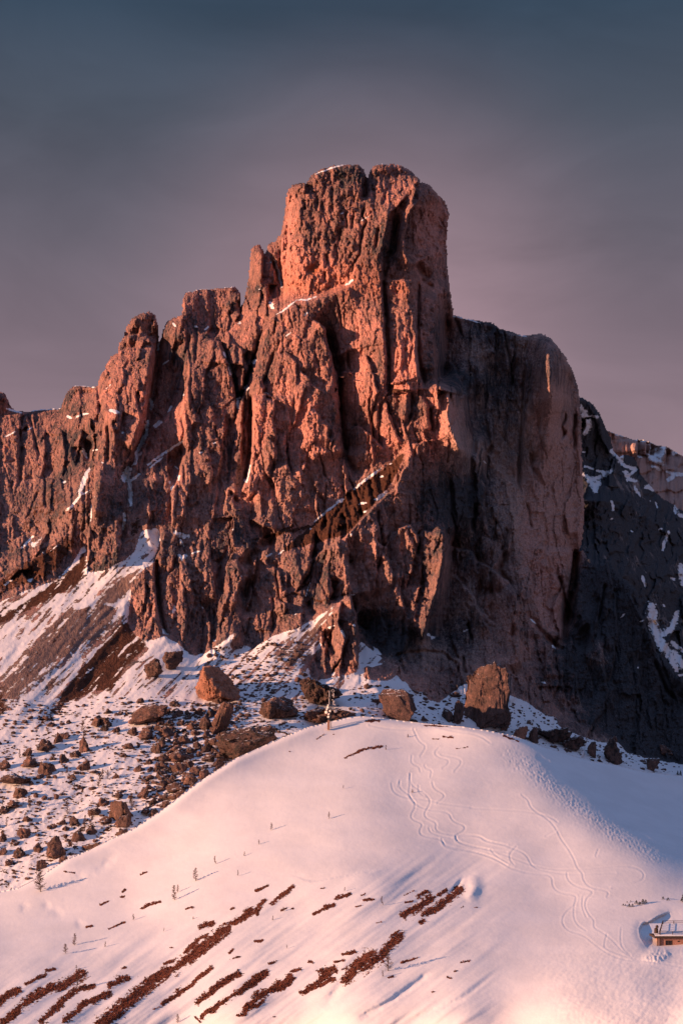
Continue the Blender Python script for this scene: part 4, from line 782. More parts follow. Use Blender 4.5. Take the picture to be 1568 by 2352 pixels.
# ski tracks
TR = [Ri(1000,0, 1000,60, 1050,95, 1100,130, 1125,170, 1080,240, 1100,265, 1160,290, 1145,330, 1200,355, 1280,358, 1410,365, 1450,400, 1568,420),
  Ri(890,60, 900,110, 960,140, 1060,150, 1120,160, 1200,180, 1390,202) + Rj(300,297, 600,312, 720,330, 800,355, 830,380),
  Ri(940,50, 940,90, 990,120, 1040,190, 1000,250, 1020,275, 1080,295, 1050,345, 1080,370, 1185,385, 1200,430, 1260,445, 1400,465, 1500,500, 1568,540),
  Ri(1000,60, 990,130, 1030,180, 1100,215, 1230,225, 1245,280, 1330,310, 1310,345, 1265,365, 1270,400, 1350,430, 1480,450, 1568,465), Ri(1130,50, 1140,90, 1200,120, 1200,145, 1160,175), Ri(1050,70, 1050,110, 1080,130), Ri(1110,320, 1120,350, 1240,380),
  Rj(150,480, 170,520, 280,540, 400,570, 500,615, 560,655, 680,685, 800,690, 800,760, 840,795, 920,805, 945,820, 925,880, 930,970, 1000,1020), Rj(100,430, 150,450, 230,460, 370,460, 400,490, 500,510, 600,545, 650,575, 680,640, 740,665, 900,690, 1100,680, 1170,680),
  Rj(230,460, 240,495, 330,520, 440,545, 540,580, 600,605, 700,640, 800,660, 940,660, 1100,645, 1240,635, 1310,655, 1345,690, 1320,735, 1150,770), Rj(590,525, 550,565, 550,600, 575,630), Rj(440,545, 470,580, 540,620),
  Rj(620,220, 660,250, 670,290, 710,325, 760,350, 820,410, 850,480, 890,530, 930,600, 945,650, 980,680, 980,720, 1020,765, 1110,780, 1135,800, 1120,820), Rj(885,680, 890,720, 940,760, 1030,780, 1040,800, 1000,830, 990,880, 1020,930, 1050,960, 1040,1000, 1100,1030, 1160,1080, 1200,1130, 1270,1180),
  Rj(930,870, 870,920, 855,970, 890,1020, 980,1040, 1050,1100, 1120,1150, 1200,1185, 1310,1200), Rj(980,820, 975,880, 1000,940), Rj(1205,1005, 1200,1070, 1210,1120, 1260,1165), Rj(1120,1040, 1105,1100, 1110,1125, 1200,1160, 1290,1190, 1420,1205, 1568,1235), Rj(1070,540, 1055,580), Rj(760,465, 820,430),
  Rf(1020,1230, 1050,1300, 1100,1330, 1060,1390), Rf(1170,1340, 1140,1370, 1170,1395, 1230,1410, 1220,1440, 1190,1460), Rf(1180,1380, 1290,1400, 1305,1430, 1260,1480), Rf(1010,1385, 1005,1430, 1055,1450, 1060,1480), Rf(1085,1440, 1090,1460, 1130,1470, 1120,1510), Rf(1000,1490, 995,1550), Rf(940,1530, 930,1568), Rf(760,1205, 880,1230, 1020,1232), Rf(1150,1215, 1250,1240, 1400,1260, 1470,1310)]
def smooth(pts):
    for _ in range(2): pts = [pts[0]] + [p for a, b in zip(pts, pts[1:]) for p in ((.75 * a[0] + .25 * b[0], .75 * a[1] + .25 * b[1]), (.25 * a[0] + .75 * b[0], .25 * a[1] + .75 * b[1]))] + [pts[-1]]
    return pts
for k, q in enumerate(TR):
    sl, dist, side, t = G.line(smooth(q), 12)
    D[sl] += .18 * np.exp(-(dist / 1.3) ** 2) - .12 * np.exp(-((dist - 3.6) / 1.8) ** 2) * np.where(side > 0, .4, 1)
for k, (q, w, a) in enumerate([(Rj(720,0, 900,130, 1060,240, 1180,360, 1300,450, 1440,530, 1568,575), 5, 1.0), (Rj(560,0, 700,100, 850,220, 1000,340, 1200,480, 1400,570), 22, 1.0), (Rj(640,20, 780,150, 960,300, 1240,490), 14, .8)]):
    sl, dist, side, t = G.line(q, w * 3, 4, 740 + k)
    D[sl] += a * np.exp(-(dist / w) ** 2) * (fbm(U[sl] / 5, V[sl] / 3.5, 2, 745 + k) * .45 + (.45 if w < 10 else 0))
# wind hollow round the hut, and the ploughed heap before it
step(Rl(1300,420, 1100,500, 900,620, 770,640, 710,760, 730,900, 790,1000, 870,1120, 930,1160), 0, 4, 30, 1, 750)
hol = spoly(Rl(1250,440, 920,640, 770,645, 715,780, 740,900, 800,1010, 880,1130, 960,1130, 1100,1130, 2600,1190, 2600,380), 4, 4, 751); D += 4.5 * hol
step(Rl(1300,420, 1100,500, 900,620, 770,640, 710,760, 730,900, 790,1000, 870,1120), 3.0, 3, 14, 1, 750)
heap = spoly(Rl(760,1330, 900,1200, 960,1110, 1060,1130, 1130,1150, 1250,1160, 1320,1240, 1200,1330, 1040,1400, 850,1380), 2, 2, 752); f1, _, cell = worley(U / 6, V / 5, 753); D -= heap * (1.2 + 1.3 * (.6 - f1) + .5 * cell)
heap2 = spoly(Rl(1330,1240, 1400,1170, 1650,1190, 2500,1260, 2500,1290, 1500,1250), 2, 2, 754); D -= heap2 * (.4 + .6 * (.6 - f1))
edge = np.clip(skyb * 2, 0, 1); D += 2.5 * edge ** 1.5 * land
hillf = land
# dry grass showing through
grass = np.zeros_like(D); zz = np.zeros_like(D)
GP = [(Rh(20,1305, 140,1200, 250,1130, 370,1090, 485,1020), 24), (Rh(250,1300, 370,1180, 450,1120, 540,1095), 19), (Rh(390,1295, 500,1200, 640,1140), 18), (Rh(590,1330, 760,1180, 900,1070), 36), (Rh(880,1080, 1040,980, 1170,890, 1300,775, 1330,760), 28), (Rh(880,1070, 960,1000), 18), (Rh(970,960, 1020,945), 8), (Rh(1090,890, 1180,810, 1220,800), 11), (Rh(1370,725, 1430,690, 1475,655), 18), (Rh(1180,740, 1250,725), 14), (Rh(650,1090, 690,1060, 755,1045), 17), (Rh(0,1180, 60,1140, 115,1125), 20), (Rh(-80,1240, 0,1190), 26),
  (Rh(150,1085, 210,1050, 270,1030), 10), (Rh(270,1000, 325,995), 7), (Rh(960,1200, 1060,1130, 1130,1080, 1240,985), 12), (Rh(1040,1140, 1120,1090), 16), (Rh(1170,1185, 1270,1100, 1410,1020), 18), (Rh(1190,1275, 1300,1190, 1400,1130, 1568,1030), 14), (Rh(1440,1220, 1500,1170, 1568,1140), 14), (Rh(1400,1270, 1440,1265), 9), (Rh(510,745, 545,740), 7), (Rh(640,760, 740,715), 5), (Rh(590,615, 640,597), 6), (Rh(710,570, 730,570), 7), (Rh(725,540, 738,528), 6), (Rh(835,640, 880,612, 940,598), 8), (Rh(830,440, 860,425), 5), (Rh(1090,640, 1130,632), 5), (Rh(1355,640, 1380,638), 6), (Rh(1150,1280, 1180,1305), 6),
  (Rh(1500,830, 1530,830), 8), (Rh(1350,900, 1370,880), 6), (Rh(1350,940, 1410,920), 6), (Rh(1500,650, 1560,590), 11), (Rh(1510,540, 1568,510), 6), (Rh(380,420, 440,430), 4), (Rh(900,1230, 950,1220), 4), (Rh(720,990, 740,985), 5), (Rh(1000,870, 1015,868), 4),
  (Ri(0,870, 40,820, 70,805), 16), (Ri(100,830, 130,760, 150,745), 9), (Ri(185,765, 230,730, 310,670), 10), (Ri(95,690, 170,660), 6), (Ri(565,735, 645,710), 10), (Ri(430,830, 480,805, 550,775), 8), (Ri(500,785, 550,770), 10), (Ri(730,745, 780,742), 9), (Ri(965,835, 1040,790, 1120,735), 23), (Ri(1040,730, 1095,700), 13), (Ri(1165,715, 1210,690), 11), (Ri(1090,830, 1180,770, 1240,720, 1290,685), 22), (Ri(1055,875, 1085,865), 11), (Ri(620,1205, 690,1130, 770,1060), 30), (Ri(730,1150, 830,1080, 870,1010, 935,960), 26), (Ri(600,1065, 670,1050), 9), (Ri(370,1285, 460,1230, 550,1150), 15), (Ri(480,1170, 550,1150), 20), (Ri(560,1110, 605,1100), 8),
  (Ri(0,1280, 90,1200, 165,1170), 13), (Ri(30,1390, 120,1310, 200,1260, 300,1200), 19), (Ri(140,1290, 290,1240), 16), (Ri(300,1165, 350,1155), 9), (Ri(350,1290, 450,1255, 560,1210), 11), (Ri(170,1120, 215,1108), 7), (Ri(0,1425, 40,1415), 7), (Ri(25,1385, 95,1375), 10), (Ri(945,1115, 1040,1085), 6), (Ri(1295,1115, 1345,1105), 5), (Ri(870,1200, 900,1195), 6), (Ri(85,985, 130,985), 8), (Ri(400,1110, 425,1110), 6), (Ri(680,785, 710,780), 4), (Ri(710,720, 735,708), 4), (Ri(960,720, 1020,690), 4), (Ri(970,760, 1015,750), 6), (Ri(800,885, 830,875), 4), (Ri(190,1430, 205,1432), 5), (Ri(1260,1165, 1275,1160), 5), (Ri(1220,1200, 1235,1203), 6), (Ri(1125,1287, 1140,1287), 4), (Ri(1290,795, 1310,785), 3), (Ri(1375,792, 1390,790), 3),
  (Ri(100,1380, 140,1330), 9), (Ri(475,675, 495,672), 4), (Ri(300,795, 310,797), 5), (Ri(240,805, 270,795), 6), (Rf(615,1400, 720,1350, 830,1330), 7), (Rf(740,1180, 820,1180), 7), (Rf(1080,1208, 1220,1215), 4), (Rf(1190,1275, 1250,1280), 5), (Rf(1130,1288, 1165,1286), 4), (Rg(510,1190, 600,1220), 5), (Rg(230,1270, 300,1255), 3), (Rf(550,1258, 565,1255), 3), (Rf(290,1362, 298,1366), 4), (Rf(450,1290, 490,1260), 3)]
for k, (q, w) in enumerate(GP): gline(grass, q, w * .3906 * (1.45 if w > 9 else 1.3), 1, 6 if w > 12 else 2.5, 760 + k % 30)
_on = grass > 0
grass = np.where(_on, grass - .10 + .50 * fbm(al / 60, ac / 8, 4, 790, .7) + .30 * fbm(U / 7, V / 5, 3, 793), 0).clip(0, 1.2)
mask = np.stack([1 + zz, grass, zz, .5 + zz], -1); mask2 = np.stack([zz, zz, zz, zz + 1], -1)
# the crest follows its line instead of the steps of the lattice
cj = land.argmax(0); ci = np.arange(G.W); cu = G.us
cl = np.interp(cu, [p[0] for p in CREST], [p[1] for p in CREST]) + .7 * fbm(cu / 30, cu * 0, 2, 795)
V = V.copy(); land = land.copy(); dtop = D[cj, ci]
for r_ in range(3, -4, -1):
    jr = np.clip(cj - r_, 0, G.H - 1); low_ = V[jr, ci] <= cl
    V[jr, ci] = np.maximum(V[jr, ci], cl); D[jr, ci] = np.where(r_ > 0, dtop, D[jr, ci]); land[jr, ci] = True
finish_arrays()
Gh, Dh, Mh, Ph, grassh = G, D, land, P, grass
def depth_hill(u, v):
    i = int(np.clip(round((u - Gh.u0) / Gh.st), 0, Gh.W - 1)); j = int(np.clip(round((v - Gh.v0) / Gh.st), 0, Gh.H - 1))
    return float(Dh[j, i]) if Mh[j, i] else None
def mat_hill():
    t = NT('hill_snow', 0.85, 0.15)
    _, grass, _, _ = t.attr('mask')
    P = t.pos(); n1 = t.noise(P, 1.3, 5, 0.7); n2 = t.noise(P, 4.0, 4, 0.7)
    gm = t.ramp(t.math('ADD', grass, t.math('MULTIPLY', t.math('SUBTRACT', n1, 0.5), 1.1)), 0.50, 0.56)
    gc = t.scalec(t.mix(t.noise(P, 0.35, 4), (0.10, 0.037, 0.025), (0.22, 0.072, 0.042)), t.ramp(n2, 0.3, 0.7, 0.55, 1.4))
    sn = t.scalec(SNOW, t.ramp(t.noise(P, 0.08, 4, 0.6), 0.3, 0.7, 0.94, 1.02))
    c = t.mix(gm, sn, gc)
    h = t.math('ADD', t.noise(t.pos((1, .6, 1)), 0.7, 5, 0.6), t.math('MULTIPLY', t.math('MULTIPLY', n2, gm), 1.6))
    return t.done(c, t.bump(h, 0.07, 0.8))
HILLM = mat_hill()
tag(sheet('snow_hill', fok, HILLM), 'smooth snow hill with ski tracks and strips of dry grass', kind='structure')
# the valley floor under everything, out to the horizon
gm = mesh_np('ground', [(-30000, -3000, -150), (30000, -3000, -150), (30000, 40000, -150), (-30000, 40000, -150)], [(0, 1, 2, 3)], smooth=False)
gt = NT('valley_snow', .9, .1); gt.done(gt.mix(gt.ramp(gt.noise(gt.pos(), .004, 6, .6), .45, .6), (0.10, 0.07, 0.06), (0.7, 0.7, 0.72)))
tag(link('ground', gm, gt.m), 'snowy valley floor', kind='structure')

# ================================================================== BOULDERS
def ico(sub):
    t = (1 + 5 ** .5) / 2
    v = np.array([(-1, t, 0), (1, t, 0), (-1, -t, 0), (1, -t, 0), (0, -1, t), (0, 1, t), (0, -1, -t), (0, 1, -t), (t, 0, -1), (t, 0, 1), (-t, 0, -1), (-t, 0, 1)], float)
    f = [(0,11,5),(0,5,1),(0,1,7),(0,7,10),(0,10,11),(1,5,9),(5,11,4),(11,10,2),(10,7,6),(7,1,8),(3,9,4),(3,4,2),(3,2,6),(3,6,8),(3,8,9),(4,9,5),(2,4,11),(6,2,10),(8,6,7),(9,8,1)]
    v = [tuple(x) for x in v / np.linalg.norm(v[0])]
    for _ in range(sub):
        mid = {}; nf = []
        def m(a, b):
            k = (min(a, b), max(a, b))
            if k not in mid:
                p = np.add(v[a], v[b]); v.append(tuple(p / np.linalg.norm(p))); mid[k] = len(v) - 1
            return mid[k]
        for a, b, c in f:
            x, y, z = m(a, b), m(b, c), m(c, a); nf += [(a, x, z), (b, y, x), (c, z, y), (x, y, z)]
        f = nf
    return np.array(v), np.array(f)
ICO = {k: ico(k) for k in (1, 2, 3, 4, 5)}
def n3(p, f, seed, o=3):
    return (fbm(p[:, 0] * f + 3, p[:, 1] * f + 7, o, seed) + fbm(p[:, 1] * f + 13, p[:, 2] * f + 5, o, seed + 11) + fbm(p[:, 2] * f + 23, p[:, 0] * f, o, seed + 23)) / 1.7
def rock_shape(seed, sub, planes=11, rough=.06, box=0.0, lean=0.0, top=None):
    """a block broken along random planes, weathered, unit half-size"""
    r = np.random.RandomState(seed); p, f = ICO[sub]; p = p.copy()
    if box > 0:
        q = np.sign(p) * np.abs(p) ** (1 - box); q /= np.abs(q).max(1, keepdims=True) ** .55; p = q / np.abs(q).max()
    for _ in range(planes):
        n = r.randn(3); n /= np.linalg.norm(n); d = r.uniform(.46, .84)
        e = p @ n - d; k = e > 0; p[k] -= np.outer(e[k], n)
    d = p / (np.linalg.norm(p, axis=1, keepdims=True) + 1e-6)
    p += d * (rough * 2.2 * n3(p, 1.6, seed) + rough * 1.5 * n3(p, 4.5, seed + 40) + (rough * .9 * n3(p, 11, seed + 60, 2) if sub >= 4 else 0))[:, None]
    if sub >= 3:      # broken faces
        q = p * [3.1, 3.1, 2.0]; p += d * (rough * 1.5 * (facets(q[:, 0] + seed, q[:, 2], seed + 80, .8) + facets(q[:, 1], q[:, 2] + 9, seed + 81, .8)))[:, None]
    if sub >= 4:      # upright fluting
        a = np.arctan2(p[:, 1], p[:, 0]); p[:, :2] += d[:, :2] * (rough * 1.8 * facets(a * 4.2, p[:, 2] * 1.6, seed + 70, .8) + rough * 1.3 * facets(a * 10, p[:, 2] * 5, seed + 71, .8) + rough * .8 * facets(a * 22, p[:, 2] * 12, seed + 72, .8))[:, None]
    p[:, 0] += lean * p[:, 2]
    p -= (p.max(0) + p.min(0)) / 2; p /= np.abs(p).max(0)
    return p, f
def mat_boulder(name='boulder_rock', dk=(0.06, 0.05, 0.048), md=(0.17, 0.105, 0.09), pl=(0.42, 0.22, 0.165)):
    t = NT(name, .95, .1)
    P = t.pos(); PV = t.pos((1, 1, .4))
    g = t.n.new('ShaderNodeNewGeometry'); sp = t.n.new('ShaderNodeSeparateXYZ'); t.l.new(g.outputs['Normal'], sp.inputs[0])
    oi_ = t.n.new('ShaderNodeObjectInfo'); rnd = oi_.outputs['Random']
    a = t.math('ADD', t.math('MULTIPLY', t.noise(P, .35, 5, .65), .55), t.math('MULTIPLY', t.noise(PV, 1.3, 5, .65), .45))
    a = t.math('ADD', a, t.math('MULTIPLY', t.math('SUBTRACT', rnd, .5), .10))
    c = t.mix(t.ramp(a, .38, .50), dk, md); c = t.mix(t.ramp(a, .53, .68), c, pl)
    c = t.scalec(c, t.ramp(t.noise(P, 2.5, 4, .7), .25, .75, .7, 1.25))
    sm = t.ramp(t.math('ADD', sp.outputs['Z'], t.math('MULTIPLY', t.math('SUBTRACT', t.noise(P, .9, 4, .6), .5), 1.1)), .90, .98)
    c = t.mix(sm, c, SNOW)
    return t.done(c, t.bump(t.math('ADD', t.noise(PV, 1.6, 6, .7), t.math('MULTIPLY', t.noise(P, 5, 3, .6), .4)), .9, 1.0))
BOULD = mat_boulder()
SUNLIT_ROCK = mat_boulder('sun_painted_rock', (0.22, 0.12, 0.09), (0.46, 0.22, 0.15), (0.66, 0.32, 0.22))  # paler orange copy of the boulder rock, painting sunlight on two boulders
BV = []
for k in range(14):
    p, f = rock_shape(900 + k, 3, 9 + k % 5, .10, .25 * (k % 3), [0, .15, -.2][k % 3]); p[:, :2] *= (1 - .28 * p[:, 2:3]); p /= np.abs(p).max(0); me = mesh_np('boulder', p, None, f, False); me.materials.append(BOULD); BV.append(me)
BS = []
for k in range(6):
    p, f = rock_shape(950 + k, 2, 8, .06); me = mesh_np('boulder_small', p, None, f, False); me.materials.append(BOULD); BS.append(me)
def crest_v(u):
    for (a, b), (c, d) in zip(CREST, CREST[1:]):
        if a <= u <= c: return b + (d - b) * (u - a) / (c - a)
    return 9e9
def set_boulder(u, v, w, h, me, label, group=None, deep=.8, name='boulder', rz=None, sink=.22, dd=0.0):
    """u, v: centre in sketch pixels, w, h: seen size"""
    vb = v + h * (.5 - sink)
    D0 = depth_main(u, vb) + dd; k = D0 / F
    o = bpy.data.objects.new(name, me); COL.objects.link(o)
    o.scale = (w * k / 2, w * k / 2 * deep, h * k / 2 * (1 + sink * .5))
    o.location = ((u - CU) * k, D0 - 0.25 * w * k / 2, (HV - v) * k - h * k * .5 * sink * .5)
    o.rotation_euler = (0, 0, 0 if rz is None else rz)
    return tag(o, label, 'boulder', group)
def special(u, v, w, h, label, seed, sub=5, planes=10, rough=.05, box=.3, lean=0., deep=.8, sink=.15, dd=0, rz=0.0):
    p, f = rock_shape(seed, sub, planes + 3, rough, box, lean); me = mesh_np('boulder', p, None, f, False); me.materials.append(SUNLIT_ROCK if seed in (1001, 1014) else BOULD)
    return set_boulder(u, v, w, h, me, label, None, deep, rz=rz, sink=sink, dd=dd)
SP = [
  (502, 1571, 108, 84, 'big smooth orange boulder glowing in the sun below the rock wall', 1001, dict(box=.35, planes=7, rough=.035, deep=.9)),
  (566, 1707, 140, 86, 'huge dark lichen covered boulder with an orange left face at the hill edge', 1002, dict(box=.4, planes=8, rough=.045, deep=.8)),
  (512, 1652, 52, 80, 'tall leaning slab resting on the huge dark boulder', 1003, dict(box=.2, planes=9, lean=.55, sub=4)),
  (342, 1639, 92, 44, 'long slanted slab like boulder with a ragged top above the boulder field', 1004, dict(box=.3, planes=8, lean=.4, sub=4, deep=.6)),
  (353, 1537, 46, 50, 'cracked upright boulder below the wall, left of the rounded brown one', 1005, dict(box=.2, sub=4)),
  (397, 1517, 50, 46, 'rounded brown boulder sitting in the snow hollow at the foot of the wall', 1006, dict(box=.1, sub=4, planes=13)),
  (737, 1588, 100, 66, 'large squared block behind the telecom mast with sunlit left side', 1007, dict(box=.42, planes=7, rough=.07)),
  (748, 1640, 140, 38, 'long low ledge of broken rock behind the foot of the telecom mast', 1008, dict(box=.4, planes=6, rough=.07, sub=5)),
  (640, 1626, 92, 54, 'wide rough brown rock outcrop left of the squared block', 1009, dict(box=.3, planes=8, rough=.07)),
  (912, 1622, 88, 80, 'dark shaded sloping slab standing in blue snow behind the hill crest', 1010, dict(box=.4, planes=5, lean=-.5, rough=.03, sub=4)),
  (1116, 1598, 106, 156, 'tall tower like boulder with its sunlit top, standing alone before the dark wall', 1011, dict(box=.55, planes=6, rough=.05, deep=.7, sink=.08)),
  (1052, 1638, 26, 62, 'dark narrow rock leaning against the tall tower like boulder', 1012, dict(box=.2, sub=4)),
  (1150, 1652, 46, 50, 'grey rounded rock at the right foot of the tall tower like boulder', 1013, dict(box=.2, sub=4)),
  (1194, 1686, 36, 38, 'small orange boulder catching the sun on the right hill crest', 1014, dict(box=.2, sub=4)),
  (1224, 1690, 24, 42, 'dark upright rock right beside the small orange boulder on the crest', 1015, dict(box=.2, sub=4)),
  (1404, 1724, 46, 62, 'pointed shaded rock rising from the snow at the foot of the dark slabs', 1016, dict(box=.1, planes=12, sub=4)),
  (1358, 1722, 22, 38, 'slim shaded rock left of the pointed rock', 1017, dict(box=.2, sub=3)),
  (1498, 1758, 32, 36, 'grey isolated boulder on shaded snow near the right edge', 1018, dict(box=.2, sub=3)),
  (1270, 1688, 80, 34, 'low heap of dark shaded rock above the right crest', 1019, dict(box=.3, sub=4, rough=.08)),
  (1316, 1706, 60, 34, 'broad shaded boulder with snow on its shoulder right of the dark heap', 1020, dict(box=.3, sub=4, rough=.08)),
  (1106, 1556, 0, 0, '', 0, None)]
for u, v, w, h, lb, sd_, kw in SP:
    if kw is not None: special(u, v, w, h, lb, sd_, **kw)
# boulders read one by one from the photograph: x, y, width, height in the close-up of the field
def at(x, y): return (0 + .3516 * x, 1592.5 + .3516 * y)
FIELD = [(555,345,85,125,'tall square cut boulder below a bare larch in the boulder field'),(552,475,92,84,'dark upright boulder below the tall square cut one'),(312,492,122,92,'pointed brown boulder shaped like a tent at the left of the field'),(215,450,155,78,'long dark boulder touching the tent shaped one'),
  (297,340,130,84,'broad grey brown boulder at upper left of the field'),(100,555,195,72,'very long flat rock with a snowy back near the left edge'),(380,300,60,90,'narrow split boulder at the top of the field'),(435,275,72,52,'snow capped boulder right of the narrow split one'),(185,388,70,74,'steep dark boulder above the long dark one'),(420,432,76,78,'rounded boulder halfway between the tent shaped and the dark upright boulder'),
  (640,180,115,74,'twin topped boulder below the thin scree strip'),(688,188,110,60,'flat dark boulder overlapping the twin topped one'),(688,225,62,52,'small squat boulder under the flat dark one'),(767,242,52,52,'cube like boulder left of the slanted slab'),(950,270,105,92,'big pyramid boulder under the slanted slab'),(870,250,92,62,'dark boulder tucked under the left end of the slanted slab'),(1020,368,92,84,'round topped reddish boulder in the middle of the field'),(1075,422,105,52,'flat plate of rock beside the round topped reddish boulder'),(842,345,84,46,'flat grey boulder with a snow skirt in mid field'),
  (1160,365,100,60,'brown boulder above the row of rocks along the hill'),(1212,300,112,84,'blocky boulder left of the leaning slab'),(1172,402,155,84,'wide broken boulder mass in the right of the field'),(1180,492,102,86,'bright orange brown boulder along the hill edge'),(1280,502,104,66,'sunlit orange boulder below the huge dark boulder'),(1340,530,94,84,'dark rounded boulder at the hill edge below the huge one'),(1420,525,72,62,'small cracked boulder at the right end of the edge row'),(1070,532,104,74,'mid brown boulder in the dense right part of the field'),(1090,582,112,70,'layered boulder below the mid brown one'),(1160,612,155,64,'long rock bank along the hill edge'),(1170,664,122,74,'jagged orange rock bank nearest the snow hill'),
  (1250,566,94,64,'rough dark boulder between orange rocks'),(1270,612,84,52,'low boulder half sunk in the hill edge snow'),(1320,592,52,60,'small upright rock at the hill edge'),(1350,200,104,130,'steep boulder left of the huge dark boulder'),(1350,360,92,84,'angular boulder below the leaning slab'),(910,490,62,52,'split boulder alone in the snow of mid field'),(940,655,82,86,'stacked pair like boulder left of the orange rock bank'),(680,705,84,46,'low brown boulder beneath two bare larches'),(780,662,82,42,'dark flat boulder right of the two bare larches'),(795,775,190,150,'massive rugged boulder at the lower end of the field'),(815,832,124,90,'reddish block in front of the massive rugged boulder'),
  (625,772,92,52,'brown boulder left of the massive rugged one'),(690,828,92,52,'flat brown boulder leaning on the massive rugged one'),(803,915,120,62,'lone low boulder on the hill edge below the massive one'),(610,1000,185,56,'long dark ledge along the hill edge with snow on top'),(375,1010,172,160,'biggest boulder of the lower left, dark with an orange left face'),(420,1085,74,54,'small block at the foot of the biggest lower left boulder'),(250,1010,64,72,'dark egg shaped boulder left of the biggest lower left one'),(522,922,104,82,'dark boulder with a larch growing in front'),(600,890,64,64,'brown rock behind the thin larch'),(165,912,92,74,'snow shouldered boulder at the far lower left'),(130,1040,94,74,'rough dark boulder near the lower left edge'),(62,1105,64,42,'low boulder at the lower left corner of the field'),(272,1125,84,82,'dark broken boulder just above the hill edge at left'),(105,970,64,40,'flat stone below the snow shouldered boulder'),(340,870,72,40,'flat dark stone in the lower field'),(490,832,84,62,'square boulder up slope of the one with a larch'),(410,842,52,42,'pale small boulder beside the square one'),
  (140,645,94,64,'rounded boulder standing alone in snow at left'),(100,722,124,50,'broad flat boulder under the lone rounded one'),(30,760,84,50,'dark boulder cut by the left edge of the picture'),(182,820,64,42,'small humped boulder in shadowed snow at left'),(18,945,52,84,'tall dark boulder cut by the left edge'),(30,1030,64,52,'dark stone below the tall one at the left edge'),(1078,725,78,58,'clean orange boulder alone on the hill edge'),(1015,776,84,52,'wide orange boulder just below the clean orange one'),(955,765,92,40,'dark flat boulder left of the two orange edge boulders'),(1250,225,74,42,'reddish small boulder up slope of the blocky one'),(1185,190,64,42,'grey low boulder near the top right of the field'),(500,400,80,60,'dark boulder touching the tall square cut one'),(30,470,90,70,'dark broken boulder at the left edge below the road like band'),(1300,120,80,50,'low rock above the steep boulder at upper right'),(1460,95,80,70,'brown rock behind the leaning slab'),(1225,125,50,34,'lone small grey boulder on open snow at upper right'),(920,50,62,42,'lone dark boulder on open snow near the scree strip'),(335,205,62,40,'lone dark boulder on the open snow at the far left'),(1145,60,80,40,'flat brown rock below the big smooth orange boulder'),(1440,40,90,60,'dark rock right of the big smooth orange boulder')]
for k, (x, y, w, h, lb) in enumerate(FIELD):
    u, v = at(x, y)
    set_boulder(u, v, w * .3516 * 1.05, h * .3516 * 1.05, BV[(k * 5 + 3) % len(BV)], lb, 'boulders in the snowy boulder field', rz=[0, 2.1, 4.0, 1.1][k % 4], sink=.34, deep=1.0)
# the many smaller ones
rr = random.Random(11); n = 0; used = [(at(x, y), w * .3516) for x, y, w, h, _ in FIELD]
REF = [(at(x, y), nm) for x, y, nm in [(312,492,'the tent shaped boulder'),(555,345,'the tall square cut boulder'),(795,775,'the massive rugged boulder'),(375,1010,'the biggest lower left boulder'),(950,270,'the pyramid boulder'),(1020,368,'the round topped reddish boulder'),(610,1000,'the long dark ledge'),(140,645,'the lone rounded boulder'),(18,945,'the tall boulder at the left edge'),(650,618,'the larch with a dark foot'),(1180,492,'the bright orange brown boulder'),(1090,582,'the layered boulder'),(1078,725,'the clean orange edge boulder'),(215,450,'the long dark boulder'),(380,300,'the narrow split boulder'),(910,490,'the split boulder in mid field'),(100,555,'the very long flat rock'),(640,180,'the twin topped boulder'),(1350,200,'the steep boulder'),(1212,300,'the blocky boulder'),(1340,530,'the dark rounded edge boulder'),(842,345,'the flat grey boulder'),(522,922,'the boulder with a larch')]] + \
  [((566,1707),'the huge dark boulder'),((512,1652),'the leaning slab'),((342,1639),'the slanted slab'),((502,1571),'the big smooth orange boulder'),((737,1588),'the squared block by the mast'),((640,1626),'the wide rough outcrop'),((912,1622),'the dark sloping slab'),((1118,1598),'the tower like boulder'),((1404,1724),'the pointed shaded rock'),((1194,1686),'the small orange crest boulder'),((1498,1758),'the grey isolated boulder'),((1270,1688),'the low dark heap'),((397,1517),'the rounded brown boulder')]
SEEN = {}
def find_label(u, v, w, h):
    (a, b), nm = min(REF, key=lambda r: math.hypot(r[0][0] - u, 1.5 * (r[0][1] - v)))
    dx, dy = u - a, 1.5 * (v - b); d = math.hypot(dx, dy)
    where = ('right of' if dx > 0 else 'left of') if abs(dx) > abs(dy) * 1.3 else (('below' if dy > 0 else 'above') if abs(dy) > abs(dx) * 1.3 else ('below and ' if dy > 0 else 'above and ') + ('right of' if dx > 0 else 'left of'))
    size = 'tiny' if w < 9 else 'small' if w < 14 else 'medium' if w < 20 else 'stout'
    shape = 'flat' if h / w < .55 else 'squat' if h / w < .68 else 'upright'
    near = 'just ' if d < 22 else '' if d < 48 else 'well '
    lb = f'{size} {shape} boulder {near}{where} {nm}'
    if lb in SEEN: lb = f'{size} {shape} boulder {near}{where} {nm}, ' + ('the lower' if v > SEEN[lb] else 'the upper') + ' one'
    SEEN.setdefault(lb, v); return lb
ZL = {'up': ('small brown boulder scattered in the upper boulder field', 'small boulders in the upper boulder field'), 'mid': ('small boulder in the crowded band of rocks left of the huge dark boulder', 'small boulders in the crowded band'),
      'low': ('small dark boulder on the shadowed snow of the lower boulder field', 'small boulders in the lower boulder field'), 'wall': ('small boulder on the snow below the foot of the rock wall', 'small boulders below the wall'), 'basin': ('small grey boulder on the shaded snow behind the hill crest', 'small boulders behind the crest')}
